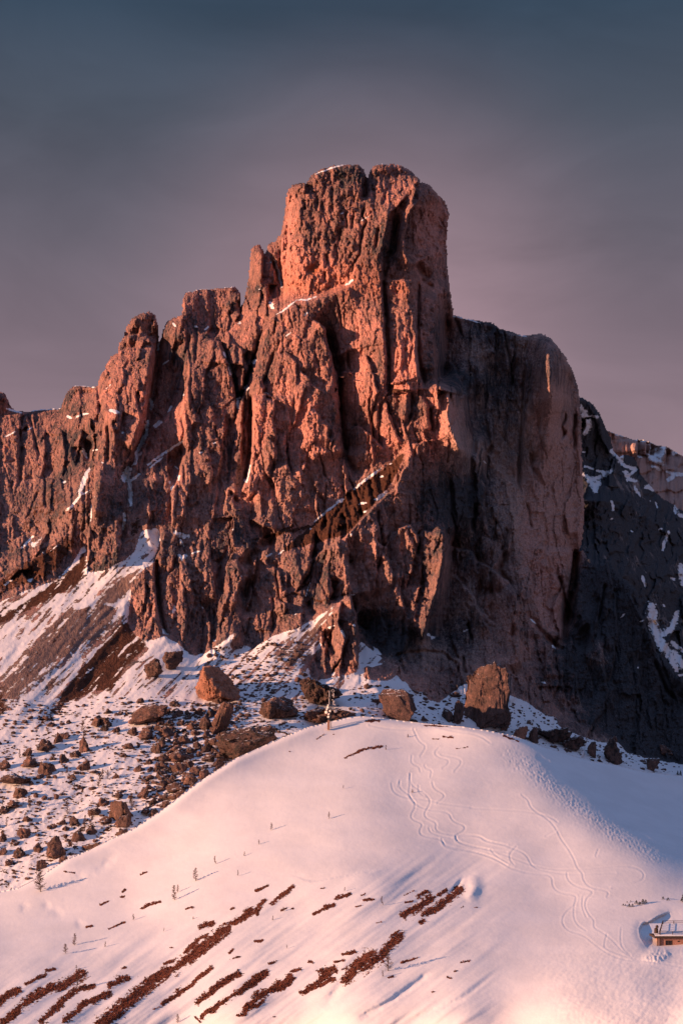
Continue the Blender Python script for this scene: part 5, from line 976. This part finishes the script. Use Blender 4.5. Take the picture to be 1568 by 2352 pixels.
def try_boulder(u, v, w, h, zone):
    global n
    tight = .62 if zone == 'mid' else 1.0
    if v + h * .3 > crest_v(u) - 1 or any(abs(u - a) < (w + ww) * .42 * tight and abs(v - b) < (w + ww) * .3 * tight for (a, b), ww in used): return
    used.append(((u, v), w)); lb, gp = find_label(u, v, w, h), ZL[zone][1]; n += 1
    set_boulder(u, v, w, h, (BV if w > 16 else BS)[rr.randrange(6)], lb, gp, rz=rr.uniform(0, 6.28), sink=.3)
while n < 78:
    u, v = rr.uniform(-10, 560), rr.uniform(1630, 2010); w = 10 * math.exp(rr.gauss(.15, .45)); h = w * rr.uniform(.45, .8)
    try_boulder(u, v, w, h, 'up' if v < 1730 else 'low')
while n < 160:
    t_ = rr.random(); u, v = 330 + 170 * rr.random() + 30 * (1 - t_), 1625 + 215 * t_; w = 21 * math.exp(rr.gauss(.1, .4)); try_boulder(u, v, w, w * rr.uniform(.5, .8), 'mid')
while n < 180:
    u, v = rr.uniform(470, 700), rr.uniform(1500, 1690); w = 11 * math.exp(rr.gauss(.15, .45)); try_boulder(u, v, w, w * rr.uniform(.45, .8), 'wall')
while n < 205:
    q = rr.random()
    if q < .45: u, v = rr.uniform(800, 1060), rr.uniform(1560, 1665)
    else: u = rr.uniform(1160, 1540); v = crest_v(u) - rr.uniform(2, 62)
    w = 14 * math.exp(rr.gauss(.15, .5)); try_boulder(u, v, w, w * rr.uniform(.45, .75), 'basin')
# stones too small to count, as one scatter
pv, pf = ICO[1]; VV = []; FF = []; nv = 0; m = 0
while m < 3600:
    if m % 5 == 0: u, v = rr.uniform(480, 700), rr.uniform(1470, 1700)
    elif m % 5 == 1: u = rr.uniform(800, 1560); v = crest_v(u) - rr.uniform(1, 75)
    elif m % 5 == 2: t_ = rr.random(); u, v = 325 + 230 * rr.random(), 1615 + 230 * t_
    else: u, v = rr.uniform(-20, 620), rr.uniform(1600, 2030)
    if v > crest_v(u) - 1: continue
    i, j = int((u - Gm.u0) / Gm.st), int((v - Gm.v0) / Gm.st)
    if not slopem[min(j, Gm.H - 1), i]: m += 1; continue
    D0 = depth_main(u, v); k = D0 / F; s_ = math.exp(rr.gauss(1.0 if m % 5 == 2 else .75, .42)) * k
    q = pv * np.array([s_ * rr.uniform(.8, 1.8), s_, s_ * rr.uniform(.5, .9)]) * (1 + .3 * np.random.RandomState(m).rand(len(pv), 1)); a = rr.uniform(0, 6.28); ca, sa = math.cos(a), math.sin(a)
    q = np.stack([q[:, 0] * ca - q[:, 1] * sa, q[:, 0] * sa + q[:, 1] * ca, q[:, 2]], -1) + np.array([(u - CU) * k, D0, (HV - v) * k])
    VV.append(q); FF.append(pf + nv); nv += len(q); m += 1
tag(link('scattered_stones', mesh_np('scattered_stones', np.concatenate(VV), None, np.concatenate(FF)), BOULD), 'scattered small stones lying in the snow', kind='stuff')

# ================================================================== BARE LARCHES AND DWARF PINES
def tube(P0, P1, r0, r1, n=4):
    a = Vector(P1) - Vector(P0); z = a.normalized(); x = z.orthogonal().normalized(); y = z.cross(x)
    V_ = []
    for p, r in ((Vector(P0), r0), (Vector(P1), r1)):
        for k in range(n): t = 2 * math.pi * k / n; V_.append(tuple(p + (x * math.cos(t) + y * math.sin(t)) * r))
    return V_, [(k, (k + 1) % n, n + (k + 1) % n, n + k) for k in range(n)]
class MB:
    def __init__(s): s.v = []; s.f = []
    def add(s, V_, F_): b = len(s.v); s.v += [tuple(p) for p in V_]; s.f += [tuple(i + b for i in q) for q in F_]
    def tube(s, a, b, r0, r1, n=4): s.add(*tube(a, b, r0, r1, n))
    def path(s, pts, r0, r1, n=5):
        for k in range(len(pts) - 1): s.tube(pts[k], pts[k + 1], r0 + (r1 - r0) * k / (len(pts) - 1), r0 + (r1 - r0) * (k + 1) / (len(pts) - 1), n)
    def box(s, x0, x1, y0, y1, z0, z1):
        s.add([(x, y, z) for z in (z0, z1) for y in (y0, y1) for x in (x0, x1)], [(0, 2, 3, 1), (4, 5, 7, 6), (0, 1, 5, 4), (2, 6, 7, 3), (0, 4, 6, 2), (1, 3, 7, 5)])
    def disc(s, c, axis, r, d, n=14, bulge=.25):
        """shallow drum: back plate, rim and bulged front"""
        z = Vector(axis).normalized(); x = z.orthogonal().normalized(); y = z.cross(x); c = Vector(c); b = len(s.v)
        for off, rr_ in ((0, r), (d, r), (d * (1 + bulge), r * .6)):
            for k in range(n): t = 2 * math.pi * k / n; s.v.append(tuple(c + z * off + (x * math.cos(t) + y * math.sin(t)) * rr_))
        for q in range(2):
            for k in range(n): s.f.append((b + q * n + k, b + q * n + (k + 1) % n, b + (q + 1) * n + (k + 1) % n, b + (q + 1) * n + k))
        s.f.append(tuple(b + k for k in range(n))[::-1]); s.f.append(tuple(b + 2 * n + k for k in range(n)))
    def mesh(s, name, mat, smooth=False):
        me = bpy.data.meshes.new(name); me.from_pydata(s.v, [], s.f); me.update(); me.materials.append(mat)
        if smooth: me.polygons.foreach_set('use_smooth', np.ones(len(me.polygons), bool))
        return me
    def obj(s, name, mat, parent=None, smooth=False):
        o = bpy.data.objects.new(name, s.mesh(name, mat, smooth)); COL.objects.link(o); o.parent = parent; return o
def simple(name, c1, c2, scale=3, rough=.8, spec=.2, bump=.02):
    t = NT(name, rough, spec); P = t.pos(coord='obj'); n_ = t.noise(P, scale, 5, .65)
    return t.done(t.mix(t.ramp(n_, .3, .7), c1, c2), t.bump(n_, bump, .6))
BARK = simple('larch_bark', (0.055, 0.034, 0.028), (0.11, 0.065, 0.05), 6)
TWIG = simple('larch_twigs', (0.085, 0.045, 0.034), (0.15, 0.078, 0.055), 5)
PINE = simple('pine_needles', (0.012, 0.016, 0.010), (0.032, 0.036, 0.022), 4)
def larch_parts(seed, width=.54, bend=0.0, bushy=1.0):
    """unit high leafless larch"""
    r = random.Random(seed); tr = MB(); cr = MB()
    ax = lambda z: (bend * math.sin(z * 2.6) * .35 + .02 * math.sin(5 * z + seed), .02 * math.cos(4 * z + seed), z)
    pts = [ax(z / 6) for z in range(7)]; tr.path(pts, .022, .004, 6)
    for k in range(int(46 * bushy)):
        z = .12 + .86 * (k / (46 * bushy)); a = r.uniform(0, 6.28); L = width * .5 * (1.02 - z) ** .7 * r.uniform(.55, 1.15) * (1 if z > .25 else .7) + .03
        b = Vector(ax(z)); d = Vector((math.cos(a), math.sin(a), r.uniform(.1, .55))).normalized(); e = b + d * L
        m_ = b + d * L * .55 + Vector((0, 0, -.02)); cr.tube(b, m_, .011, .009, 3); cr.tube(m_, e, .009, .005, 3)
        for q in range(5):
            t = r.uniform(.25, 1); p = b + d * L * t; w = Vector((r.uniform(-1, 1), r.uniform(-1, 1), r.uniform(-.2, 1))).normalized() * r.uniform(.03, .075)
            cr.tube(p, p + w, .0075, .004, 3)
    return tr.mesh('trunk', BARK), cr.mesh('crown', TWIG)
LV = [larch_parts(1), larch_parts(2, .64), larch_parts(3, .46), larch_parts(4, .8, 0, 1.5), larch_parts(5, .34, .5)]
def put_tree(u, v, hpx, label, var=0, on='hill', group=None, rz=0):
    D0 = depth_hill(u, v) if on == 'hill' else depth_main(u, v)
    if D0 is None: D0 = depth_main(u, v)
    k = D0 / F; h = hpx * k
    o = empty('larch_tree', ((u - CU) * k, D0, (HV - v) * k - .02 * h)); o.scale = (h, h, h); o.rotation_euler = (0, 0, rz); tag(o, label, 'tree', group)
    for nm, me in zip(('trunk', 'crown'), LV[var]):
        c = bpy.data.objects.new(nm, me); COL.objects.link(c); c.parent = o
rh = lambda x, y: (Rh(x, y)[0]); ri = lambda x, y: (Ri(x, y)[0]); rj = lambda x, y: Rj(x, y)[0]
TREES = [(rh(1150,478), 32, 'full bare larch with a long shadow, upper of the two tall hill larches', 1), (rh(1025,590), 36, 'slim tall bare larch low on the open hill with a smaller one behind', 2), (rh(1046,542), 18, 'short bare larch just behind the slim tall one', 0), (rh(1270,377), 20, 'bent bare larch high on the open hill', 4), (rh(1397,445), 14, 'crooked young larch right of the two tall larches', 4),
  (rh(1437,332), 12, 'small straight larch right of the bent one on open snow', 2), (rh(1522,262), 12, 'small larch high in the middle of the snow hill', 0), (rh(440,856), 29, 'bare larch on a small grass patch at the left of the hill', 0), (rh(385,902), 23, 'wide bushy bare larch left of the one on a grass patch', 3), (rh(620,866), 14, 'young larch with a dark foot, right of the bushy one', 2),
  (rh(785,706), 15, 'faint young larch at the end of a thin grass line', 0), (rh(455,1112), 36, 'bare larch rising from a broad grass strip at lower left', 0), (rh(1045,1312), 22, 'bare larch at the bottom edge between grass strips', 1), (rh(450,992), 9, 'low larch seedling above the broad grass strips', 3), (rh(965,773), 9, 'tiny larch tip on bare snow above the long grass strip', 2), (rh(1137,704), 8, 'dark tiny sapling above the long grass strip', 3),
  (rh(238,540), 48, 'wide bushy tree with many stems at the left end of the boulder field', 3), (ri(185,332), 17, 'small larch with a thin shadow in the middle of the hill', 1), (ri(523,266), 16, 'lone small larch below the ski tracks', 0), (ri(607,90), 9, 'tiny sapling left of the first ski curves', 2), (ri(868,1160), 52, 'tall bare larch beside the reddest grass patch', 1), (ri(838,1197), 16, 'short sapling below the tall larch by the red grass', 2),
  (ri(840,772), 20, 'curved leaning sapling in the middle of the lower hill', 4), (ri(193,866), 12, 'small larch below a broken grass strip in mid hill', 2), (ri(255,812), 11, 'scrubby sapling on broken grass spots', 3), (ri(275,1030), 9, 'faint sapling between grass strips', 0), (ri(615,692), 10, 'sapling on the upper edge of the grass spots', 0), (ri(1012,116), 9, 'tiny sapling inside the ski curves', 3), (Rf(857,1352)[0], 12, 'small sapling right of the grass dash near the crest', 2), (Rf(986,1280)[0], 9, 'tiny shrub below the crest beside the upper ski track', 3)]
for k, ((u, v), h, lb, va) in enumerate(TREES): put_tree(u, v, h, lb, va, rz=k * 1.3)
FT = [(545,292,118,'tall bare larch standing over the tall square cut boulder',0),(440,792,100,'bare larch alone in the lower boulder field',1),(195,748,84,'thin double larch beside the broad flat boulder',2),(650,618,98,'bare larch with a dark foot in mid boulder field',0),(130,420,58,'thin pale larch left of the long dark boulder',2),(598,902,150,'tallest thin larch in front of the brown rock',2),(555,892,100,'thin larch before the dark boulder at lower field',2),(860,742,92,'larch against the top of the massive rugged boulder',1),
  (705,560,62,'small larch behind the low mid field rock',0),(440,522,52,'short larch right of the tent shaped boulder',0),(45,870,54,'short larch at the left edge in the boulder field',1),(670,560,70,'pale thin larch behind the larch with a dark foot',2),(735,680,40,'short shrub like larch beside the dark flat boulder',3),(955,750,40,'short larch before the dark flat rock near the hill edge',0)]
for k, (x, y, h, lb, va) in enumerate(FT): u, v = at(x, y); put_tree(u, v, h * .3516, lb, va, 'field', rz=k)
u, v = rj(1075, 32); put_tree(u, v, 15, 'grey bare larch on shaded snow below the dark slabs', 1, 'field')
def pine_mesh(seed, spread=1.0):
    r = random.Random(seed); tr = MB(); tr.path([(0, 0, -.1), (.02, 0, .5), (0, .02, .95)], .05, .01, 5); cr = MB()
    for k in range(150):
        z = r.uniform(.05, .98); a = r.uniform(0, 6.28); R = .42 * spread * (1.05 - z) * math.sqrt(r.random()); c = Vector((R * math.cos(a), R * math.sin(a), z))
        s_ = r.uniform(.05, .11); d1 = Vector((r.gauss(0, 1), r.gauss(0, 1), r.gauss(0, .6))).normalized() * s_; d2 = d1.orthogonal().normalized() * s_ * .6; d3 = d1.cross(d2).normalized() * s_ * .5
        cr.add([c - d1, c + d2, c + d1, c - d2, c + d3], [(0, 1, 4), (1, 2, 4), (2, 3, 4), (3, 0, 4)])
    return tr.mesh('trunk', BARK), cr.mesh('crown', PINE)
PV_ = [pine_mesh(1), pine_mesh(2, 1.7)]
def put_pine(u, v, hpx, label, on='hill', var=0, group=None, name='dwarf_pine', wide=1.0):
    D0 = (depth_hill(u, v) if on == 'hill' else None) or depth_main(u, v); k = D0 / F; h = hpx * k
    o = empty(name, ((u - CU) * k, D0, (HV - v) * k - .05 * h)); o.scale = (h * wide, h * wide, h); o.rotation_euler = (0, 0, u); tag(o, label, 'shrub' if name == 'dwarf_pine' else 'tree', group)
    for nm, me in zip(('trunk', 'crown'), PV_[var]): c = bpy.data.objects.new(nm, me); COL.objects.link(c); c.parent = o
for k, (x, y, h, lb) in enumerate([(390,292,5,'leftmost tiny dwarf pine of the dark row above the hut'),(432,296,4,'second tiny dwarf pine in the dark row above the hut'),(510,318,8,'upright dwarf pine in the lower row above the hut'),(575,312,7,'broad dwarf pine right of the upright one'),(648,262,9,'round dwarf pine in the middle of the row above the hut'),(710,280,8,'thin dwarf pine between the round and the peaked one'),(775,262,12,'peaked dwarf pine, tallest of the row above the hut'),(832,240,8,'dwarf pine at the right end of the row'),(538,218,3.5,'tiny dark tuft above the pine row, right one'),(467,232,3.5,'tiny dark tuft above the pine row, left one'),
    (1172,170,7,'dark dwarf pine right of the row, left of two'),(1268,190,7,'dark dwarf pine right of the row, right of two')]):
    u, v = Rl(x, y)[0]; put_pine(u, v, h, lb, 'hill', 1, 'dwarf pines above the hut', wide=1.1)
u, v = Rl(1580, 215)[0]; put_pine(u, v, 22, 'dark conifer cut by the right edge above the hut', 'hill', 0, None, 'conifer_tree', 1.0)
for x, y, h, lb in [(725,497,20,'tiny dark fir alone in mid boulder field'),(488,605,22,'tiny dark fir left of the larch with a dark foot'),(625,302,26,'small dark fir right of the tall square cut boulder'),(195,1272,40,'dark small fir beside the wide bushy tree'),(228,725,20,'tiny fir beside the thin double larch'),(1088,62,26,'tiny fir standing on the slanted slab'),(75,1292,26,'dark dwarf fir at the lower left of the boulder field'),(855,715,34,'dark fir at the right of the massive rugged boulder'),(75,1000,20,'tiny fir at the far left of the boulder field')]:
    u, v = at(x, y); put_pine(u, v, h * .3516, lb, 'field', 0, None, 'fir_tree', .8)
for x, y, h, lb in [(1535,108,12,'dark fir by the snow edge at far right, left of two'),(1552,112,14,'dark fir by the snow edge at far right, right of two')]:
    u, v = rj(x, y); put_pine(u, v, h, lb, 'field', 0, None, 'fir_tree', .8)

# ================================================================== DRY GRASS ON THE HILL (uncountable)
gi = np.argwhere((grassh > .54) & Mh); rg = np.random.RandomState(5); sel = gi[rg.randint(0, len(gi), 17000)]
pts = Ph[sel[:, 0], sel[:, 1]] + rg.uniform(-.18, .18, (len(sel), 3)) * [1, 1, 0]
ang = rg.uniform(0, 6.28, len(sel)); hh = rg.uniform(.12, .42, len(sel)); ww = rg.uniform(.06, .2, len(sel)); ln = rg.uniform(-.2, .2, (len(sel), 2))
dx = np.stack([np.cos(ang) * ww, np.sin(ang) * ww, np.zeros(len(sel))], -1); up = np.stack([ln[:, 0], ln[:, 1], hh], -1); base = pts - [0, 0, .05]
VV = np.stack([base - dx, base + dx, base + up + dx * .4, base + up * .8 - dx * .8], 1).reshape(-1, 3)
tg = NT('dry_grass', .95, .05); tg.done(tg.scalec(tg.mix(tg.noise(tg.pos(), .3, 4), (0.10, 0.037, 0.025), (0.23, 0.076, 0.045)), tg.ramp(tg.noise(tg.pos(), 3, 3), .3, .7, .6, 1.35)))
tag(link('dry_grass', mesh_np('dry_grass', VV, np.arange(len(VV)).reshape(-1, 4), smooth=False), tg.m), 'dry reddish grass showing in strips through the snow', kind='stuff')

# ================================================================== TELECOM MAST
u0, v0 = 758.0, 1670.0; D0 = (depth_hill(758, 1672) or 700) - .5; k = D0 / F
mast = empty('telecom_mast', ((u0 - CU) * k, D0, (HV - v0) * k)); tag(mast, 'dark lattice telecom mast with white drum and panel antennas on the hill crest', 'mast')
STEEL = simple('dark_steel', (0.05, 0.05, 0.052), (0.09, 0.088, 0.09), 3, .6, .4); WHITE = simple('white_antenna_shell', (0.60, 0.56, 0.53), (0.70, 0.66, 0.62), 2, .5, .4); CONC = simple('rusty_cabinet_paint', (0.34, 0.17, 0.12), (0.42, 0.22, 0.15), 2)
px = lambda x: (x - 790) * .0781 * k       # close-up pixels to metres
pz = lambda y: (1400 - y) * .0781 * k
H = pz(300); legs = [(-.32, -.32), (.32, -.32), (.32, .32), (-.32, .32)]
for x, y in legs: b = MB(); b.tube((x * 1.3, y * 1.3, -.6), (x, y, H), .07, .05, 6); b.obj('leg', STEEL, mast)
b = MB(); z = .2
for q in range(int((H - .4) / .62)):
    for a in range(4):
        (x1, y1), (x2, y2) = legs[a], legs[(a + 1) % 4]
        b.tube((x1, y1, z), (x2, y2, z + .62), .025, .025, 4); b.tube((x1, y1, z), (x2, y2, z), .02, .02, 4)
    z += .62
b.obj('lattice_bracing', STEEL, mast)
b = MB(); b.tube((0, 0, H - .2), (0, 0, H + 1.1), .035, .02, 5); b.obj('lightning_rod', STEEL, mast)
b = MB(); b.box(-.95, -.15, -1.2, -.5, -.9, pz(1205)); b.obj('equipment_cabinet', CONC, mast)
b = MB(); b.box(-.85, -.2, -1.15, -.55, pz(1205) + .02, pz(1150)); b.obj('cabinet_hood', STEEL, mast)
for x, y, r in [(735,760,26),(728,820,36),(703,880,28),(680,965,48),(790,930,36),(750,1015,32),(745,1100,36),(905,650,30),(930,740,22),(945,930,46),(862,600,18),(942,840,18)]:
    s_ = -1 if x < 800 else 1; b = MB(); b.disc((px(x), -.42, pz(y)), (-.55 if s_ < 0 else .25, -1, .05), r * .0781 * k, .22); o = b.obj('drum_antenna', WHITE, mast, False)
    m_ = MB(); m_.tube((px(x), -.42, pz(y)), (max(-.32, min(.32, px(x))), -.3, pz(y)), .03, .03, 4); m_.obj('antenna_arm', STEEL, o)
for x, y0_, y1_ in [(765,330,530),(893,400,530),(760,560,740),(885,640,750),(862,450,490)]:
    b = MB(); w = .13; b.box(px(x) - w, px(x) + w, -.62, -.44, pz(y1_), pz(y0_)); b.obj('panel_antenna', WHITE, mast)
b = MB(); n_ = 14   # ring of the top cluster
for q in range(n_):
    t0, t1 = 2 * math.pi * q / n_, 2 * math.pi * (q + 1) / n_; R_ = 38 * .0781 * k
    b.tube((px(868) + R_ * math.cos(t0), -.45, pz(335) + R_ * math.sin(t0)), (px(868) + R_ * math.cos(t1), -.45, pz(335) + R_ * math.sin(t1)), .07, .07, 5)
b.obj('ring_antenna', WHITE, mast)

# ================================================================== HUT AT THE RIGHT EDGE
D0 = 512.0; k = D0 / F
hut = empty('mountain_hut', ((1516 - CU) * k, D0, (HV - 2180) * k)); tag(hut, 'low stone mountain hut with a snowy roof terrace and wooden railings at the right edge', 'hut')
hx = lambda x: (x - 1110) * .1172 * k; hz = lambda y: (1140 - y) * .1172 * k
STONE = NT('pink_stone_wall', .9, .1); P_ = STONE.pos(coord='obj'); c_ = STONE.mix(STONE.voro(P_, 3.2, 'F1', 'Color'), (0.34, 0.17, 0.13), (0.52, 0.28, 0.22)); STONE.done(STONE.scalec(c_, STONE.ramp(STONE.voro(P_, 3.2, 'DISTANCE_TO_EDGE'), 0, .06, .6, 1)), STONE.bump(STONE.noise(P_, 6), .04))
WOOD = simple('dark_wood', (0.035, 0.022, 0.018), (0.07, 0.045, 0.035), 4); GLASS = simple('window_glass', (0.03, 0.02, 0.02), (0.05, 0.035, 0.03), 1, .12, .5); LEDGE = simple('dark_eave', (0.045, 0.032, 0.028), (0.08, 0.055, 0.045), 3); STUCCO = simple('pale_corner_render', (0.5, 0.27, 0.2), (0.6, 0.34, 0.26), 3); TSNOW = simple('terrace_snow', (0.82, 0.82, 0.84), (0.86, 0.86, 0.87), 1.5, .85, .1, .12)
x0, x1, zt = hx(1110), hx(2600), hz(925); wy = 8.0
wx0, wx1, wz0, wz1 = hx(1205), hx(1345), hz(1062), hz(968); vx0, vx1, vz0, vz1 = hx(1440), hx(1490), hz(1000), hz(975)
b = MB(); t_ = .35
for a in [(x0, wx0, -1.5, zt), (wx0, wx1, -1.5, wz0), (wx0, wx1, wz1, zt), (wx1, vx0, -1.5, zt), (vx0, vx1, -1.5, vz0), (vx0, vx1, vz1, zt), (vx1, x1, -1.5, zt)]: b.box(a[0], a[1], 0, t_, a[2], a[3])
b.box(x0, x0 + t_, t_, wy, -1.5, zt); b.box(x1 - t_, x1, t_, wy, -1.5, zt); b.box(x0 + t_, x1 - t_, wy - t_, wy, -1.5, zt); b.obj('wall', STONE.m, hut)
b = MB(); fr = .09; b.box(wx0, wx1, .06, .16, wz0, wz0 + fr); b.box(wx0, wx1, .06, .16, wz1 - fr, wz1); b.box(wx0, wx0 + fr, .06, .16, wz0 + fr, wz1 - fr); b.box(wx1 - fr, wx1, .06, .16, wz0 + fr, wz1 - fr); b.box((wx0 + wx1) / 2 - .04, (wx0 + wx1) / 2 + .04, .06, .16, wz0 + fr, wz1 - fr); w_ = b.obj('window', WOOD, hut)
b = MB(); b.box(wx0 + fr, wx1 - fr, .17, .2, wz0 + fr, wz1 - fr); b.obj('pane', GLASS, w_)
b = MB(); b.box(vx0, vx1, .08, .14, vz0, vz1); b.obj('vent_opening', WOOD, hut)
b = MB(); b.box(hx(1058), hx(1088), -.25, .12, -1.5, zt); b.obj('corner_pillar', STUCCO, hut)
b = MB(); b.tube((hx(1040), -.35, -1.2), (hx(1042), -.35, zt), .12, .12, 8); b.obj('drain_pipe', WOOD, hut)
b = MB(); b.tube((hx(1098), -.2, -1.2), (hx(1098), -.2, zt), .1, .1, 8); b.obj('drain_pipe', WOOD, hut)
b = MB(); b.box(hx(985), x1 + .5, -.7, wy + .3, zt, hz(882)); b.obj('eave', LEDGE, hut)
b = MB(); zt2 = hz(882)
n_ = 14
for q in range(n_):
    xa, xb = hx(990) + (x1 - hx(990)) * q / n_, hx(990) + (x1 - hx(990)) * (q + 1) / n_
    b.add([(xa, -.55, zt2 + .1), (xb, -.55, zt2 + .1), (xb, .3, zt2 + .34 + .08 * math.sin(q)), (xa, .3, zt2 + .34 + .08 * math.sin(q - 1)), (xa, 4, hz(800)), (xb, 4, hz(800)), (xa, 9.5, hz(690)), (xb, 9.5, hz(690)), (xa, -.55, zt2 + .002), (xb, -.55, zt2 + .002)], [(0, 1, 3 - 1, 3), (3, 2, 5, 4), (4, 5, 7, 6), (8, 9, 1, 0)])
b.obj('terrace_snow', TSNOW, hut, True)
def railing(p0, p1, n, h, rails=(.55, .98)):
    b = MB()
    for r_ in rails: b.tube((p0[0], p0[1], p0[2] + h * r_), (p1[0], p1[1], p1[2] + h * r_), .06, .06, 5)
    ra = b.obj('railing', WOOD, hut)
    for q in range(n):
        t = q / max(1, n - 1); c = [p0[i] + (p1[i] - p0[i]) * t for i in range(3)]; m_ = MB(); m_.box(c[0] - .07, c[0] + .07, c[1] - .07, c[1] + .07, c[2] - .3, c[2] + h); m_.obj('post', WOOD, ra)
railing((hx(1105), .2, hz(865)), (hx(2560), .2, hz(865)), 7, 1.0)
railing((hx(1270), 9.3, hz(700)), (hx(2560), 9.3, hz(700)), 7, .85)
railing((hx(1090), .4, hz(865)), (hx(1262), 9.0, hz(705)), 6, 1.0)
b = MB(); b.tube((hx(1032), .8, hz(830)), (hx(1032), .8, hz(740)), .55, .5, 12); b.tube((hx(1032), .8, hz(740)), (hx(1032), .8, hz(725)), .5, .12, 12); c_ = b.obj('chimney', LEDGE, hut)
b = MB(); b.tube((hx(1048), .8, hz(728)), (hx(1048), .8, hz(690)), .38, .4, 12); b.tube((hx(1048), .8, hz(690)), (hx(1048), .8, hz(672)), .4, .1, 12); b.obj('chimney_cap', LEDGE, c_)
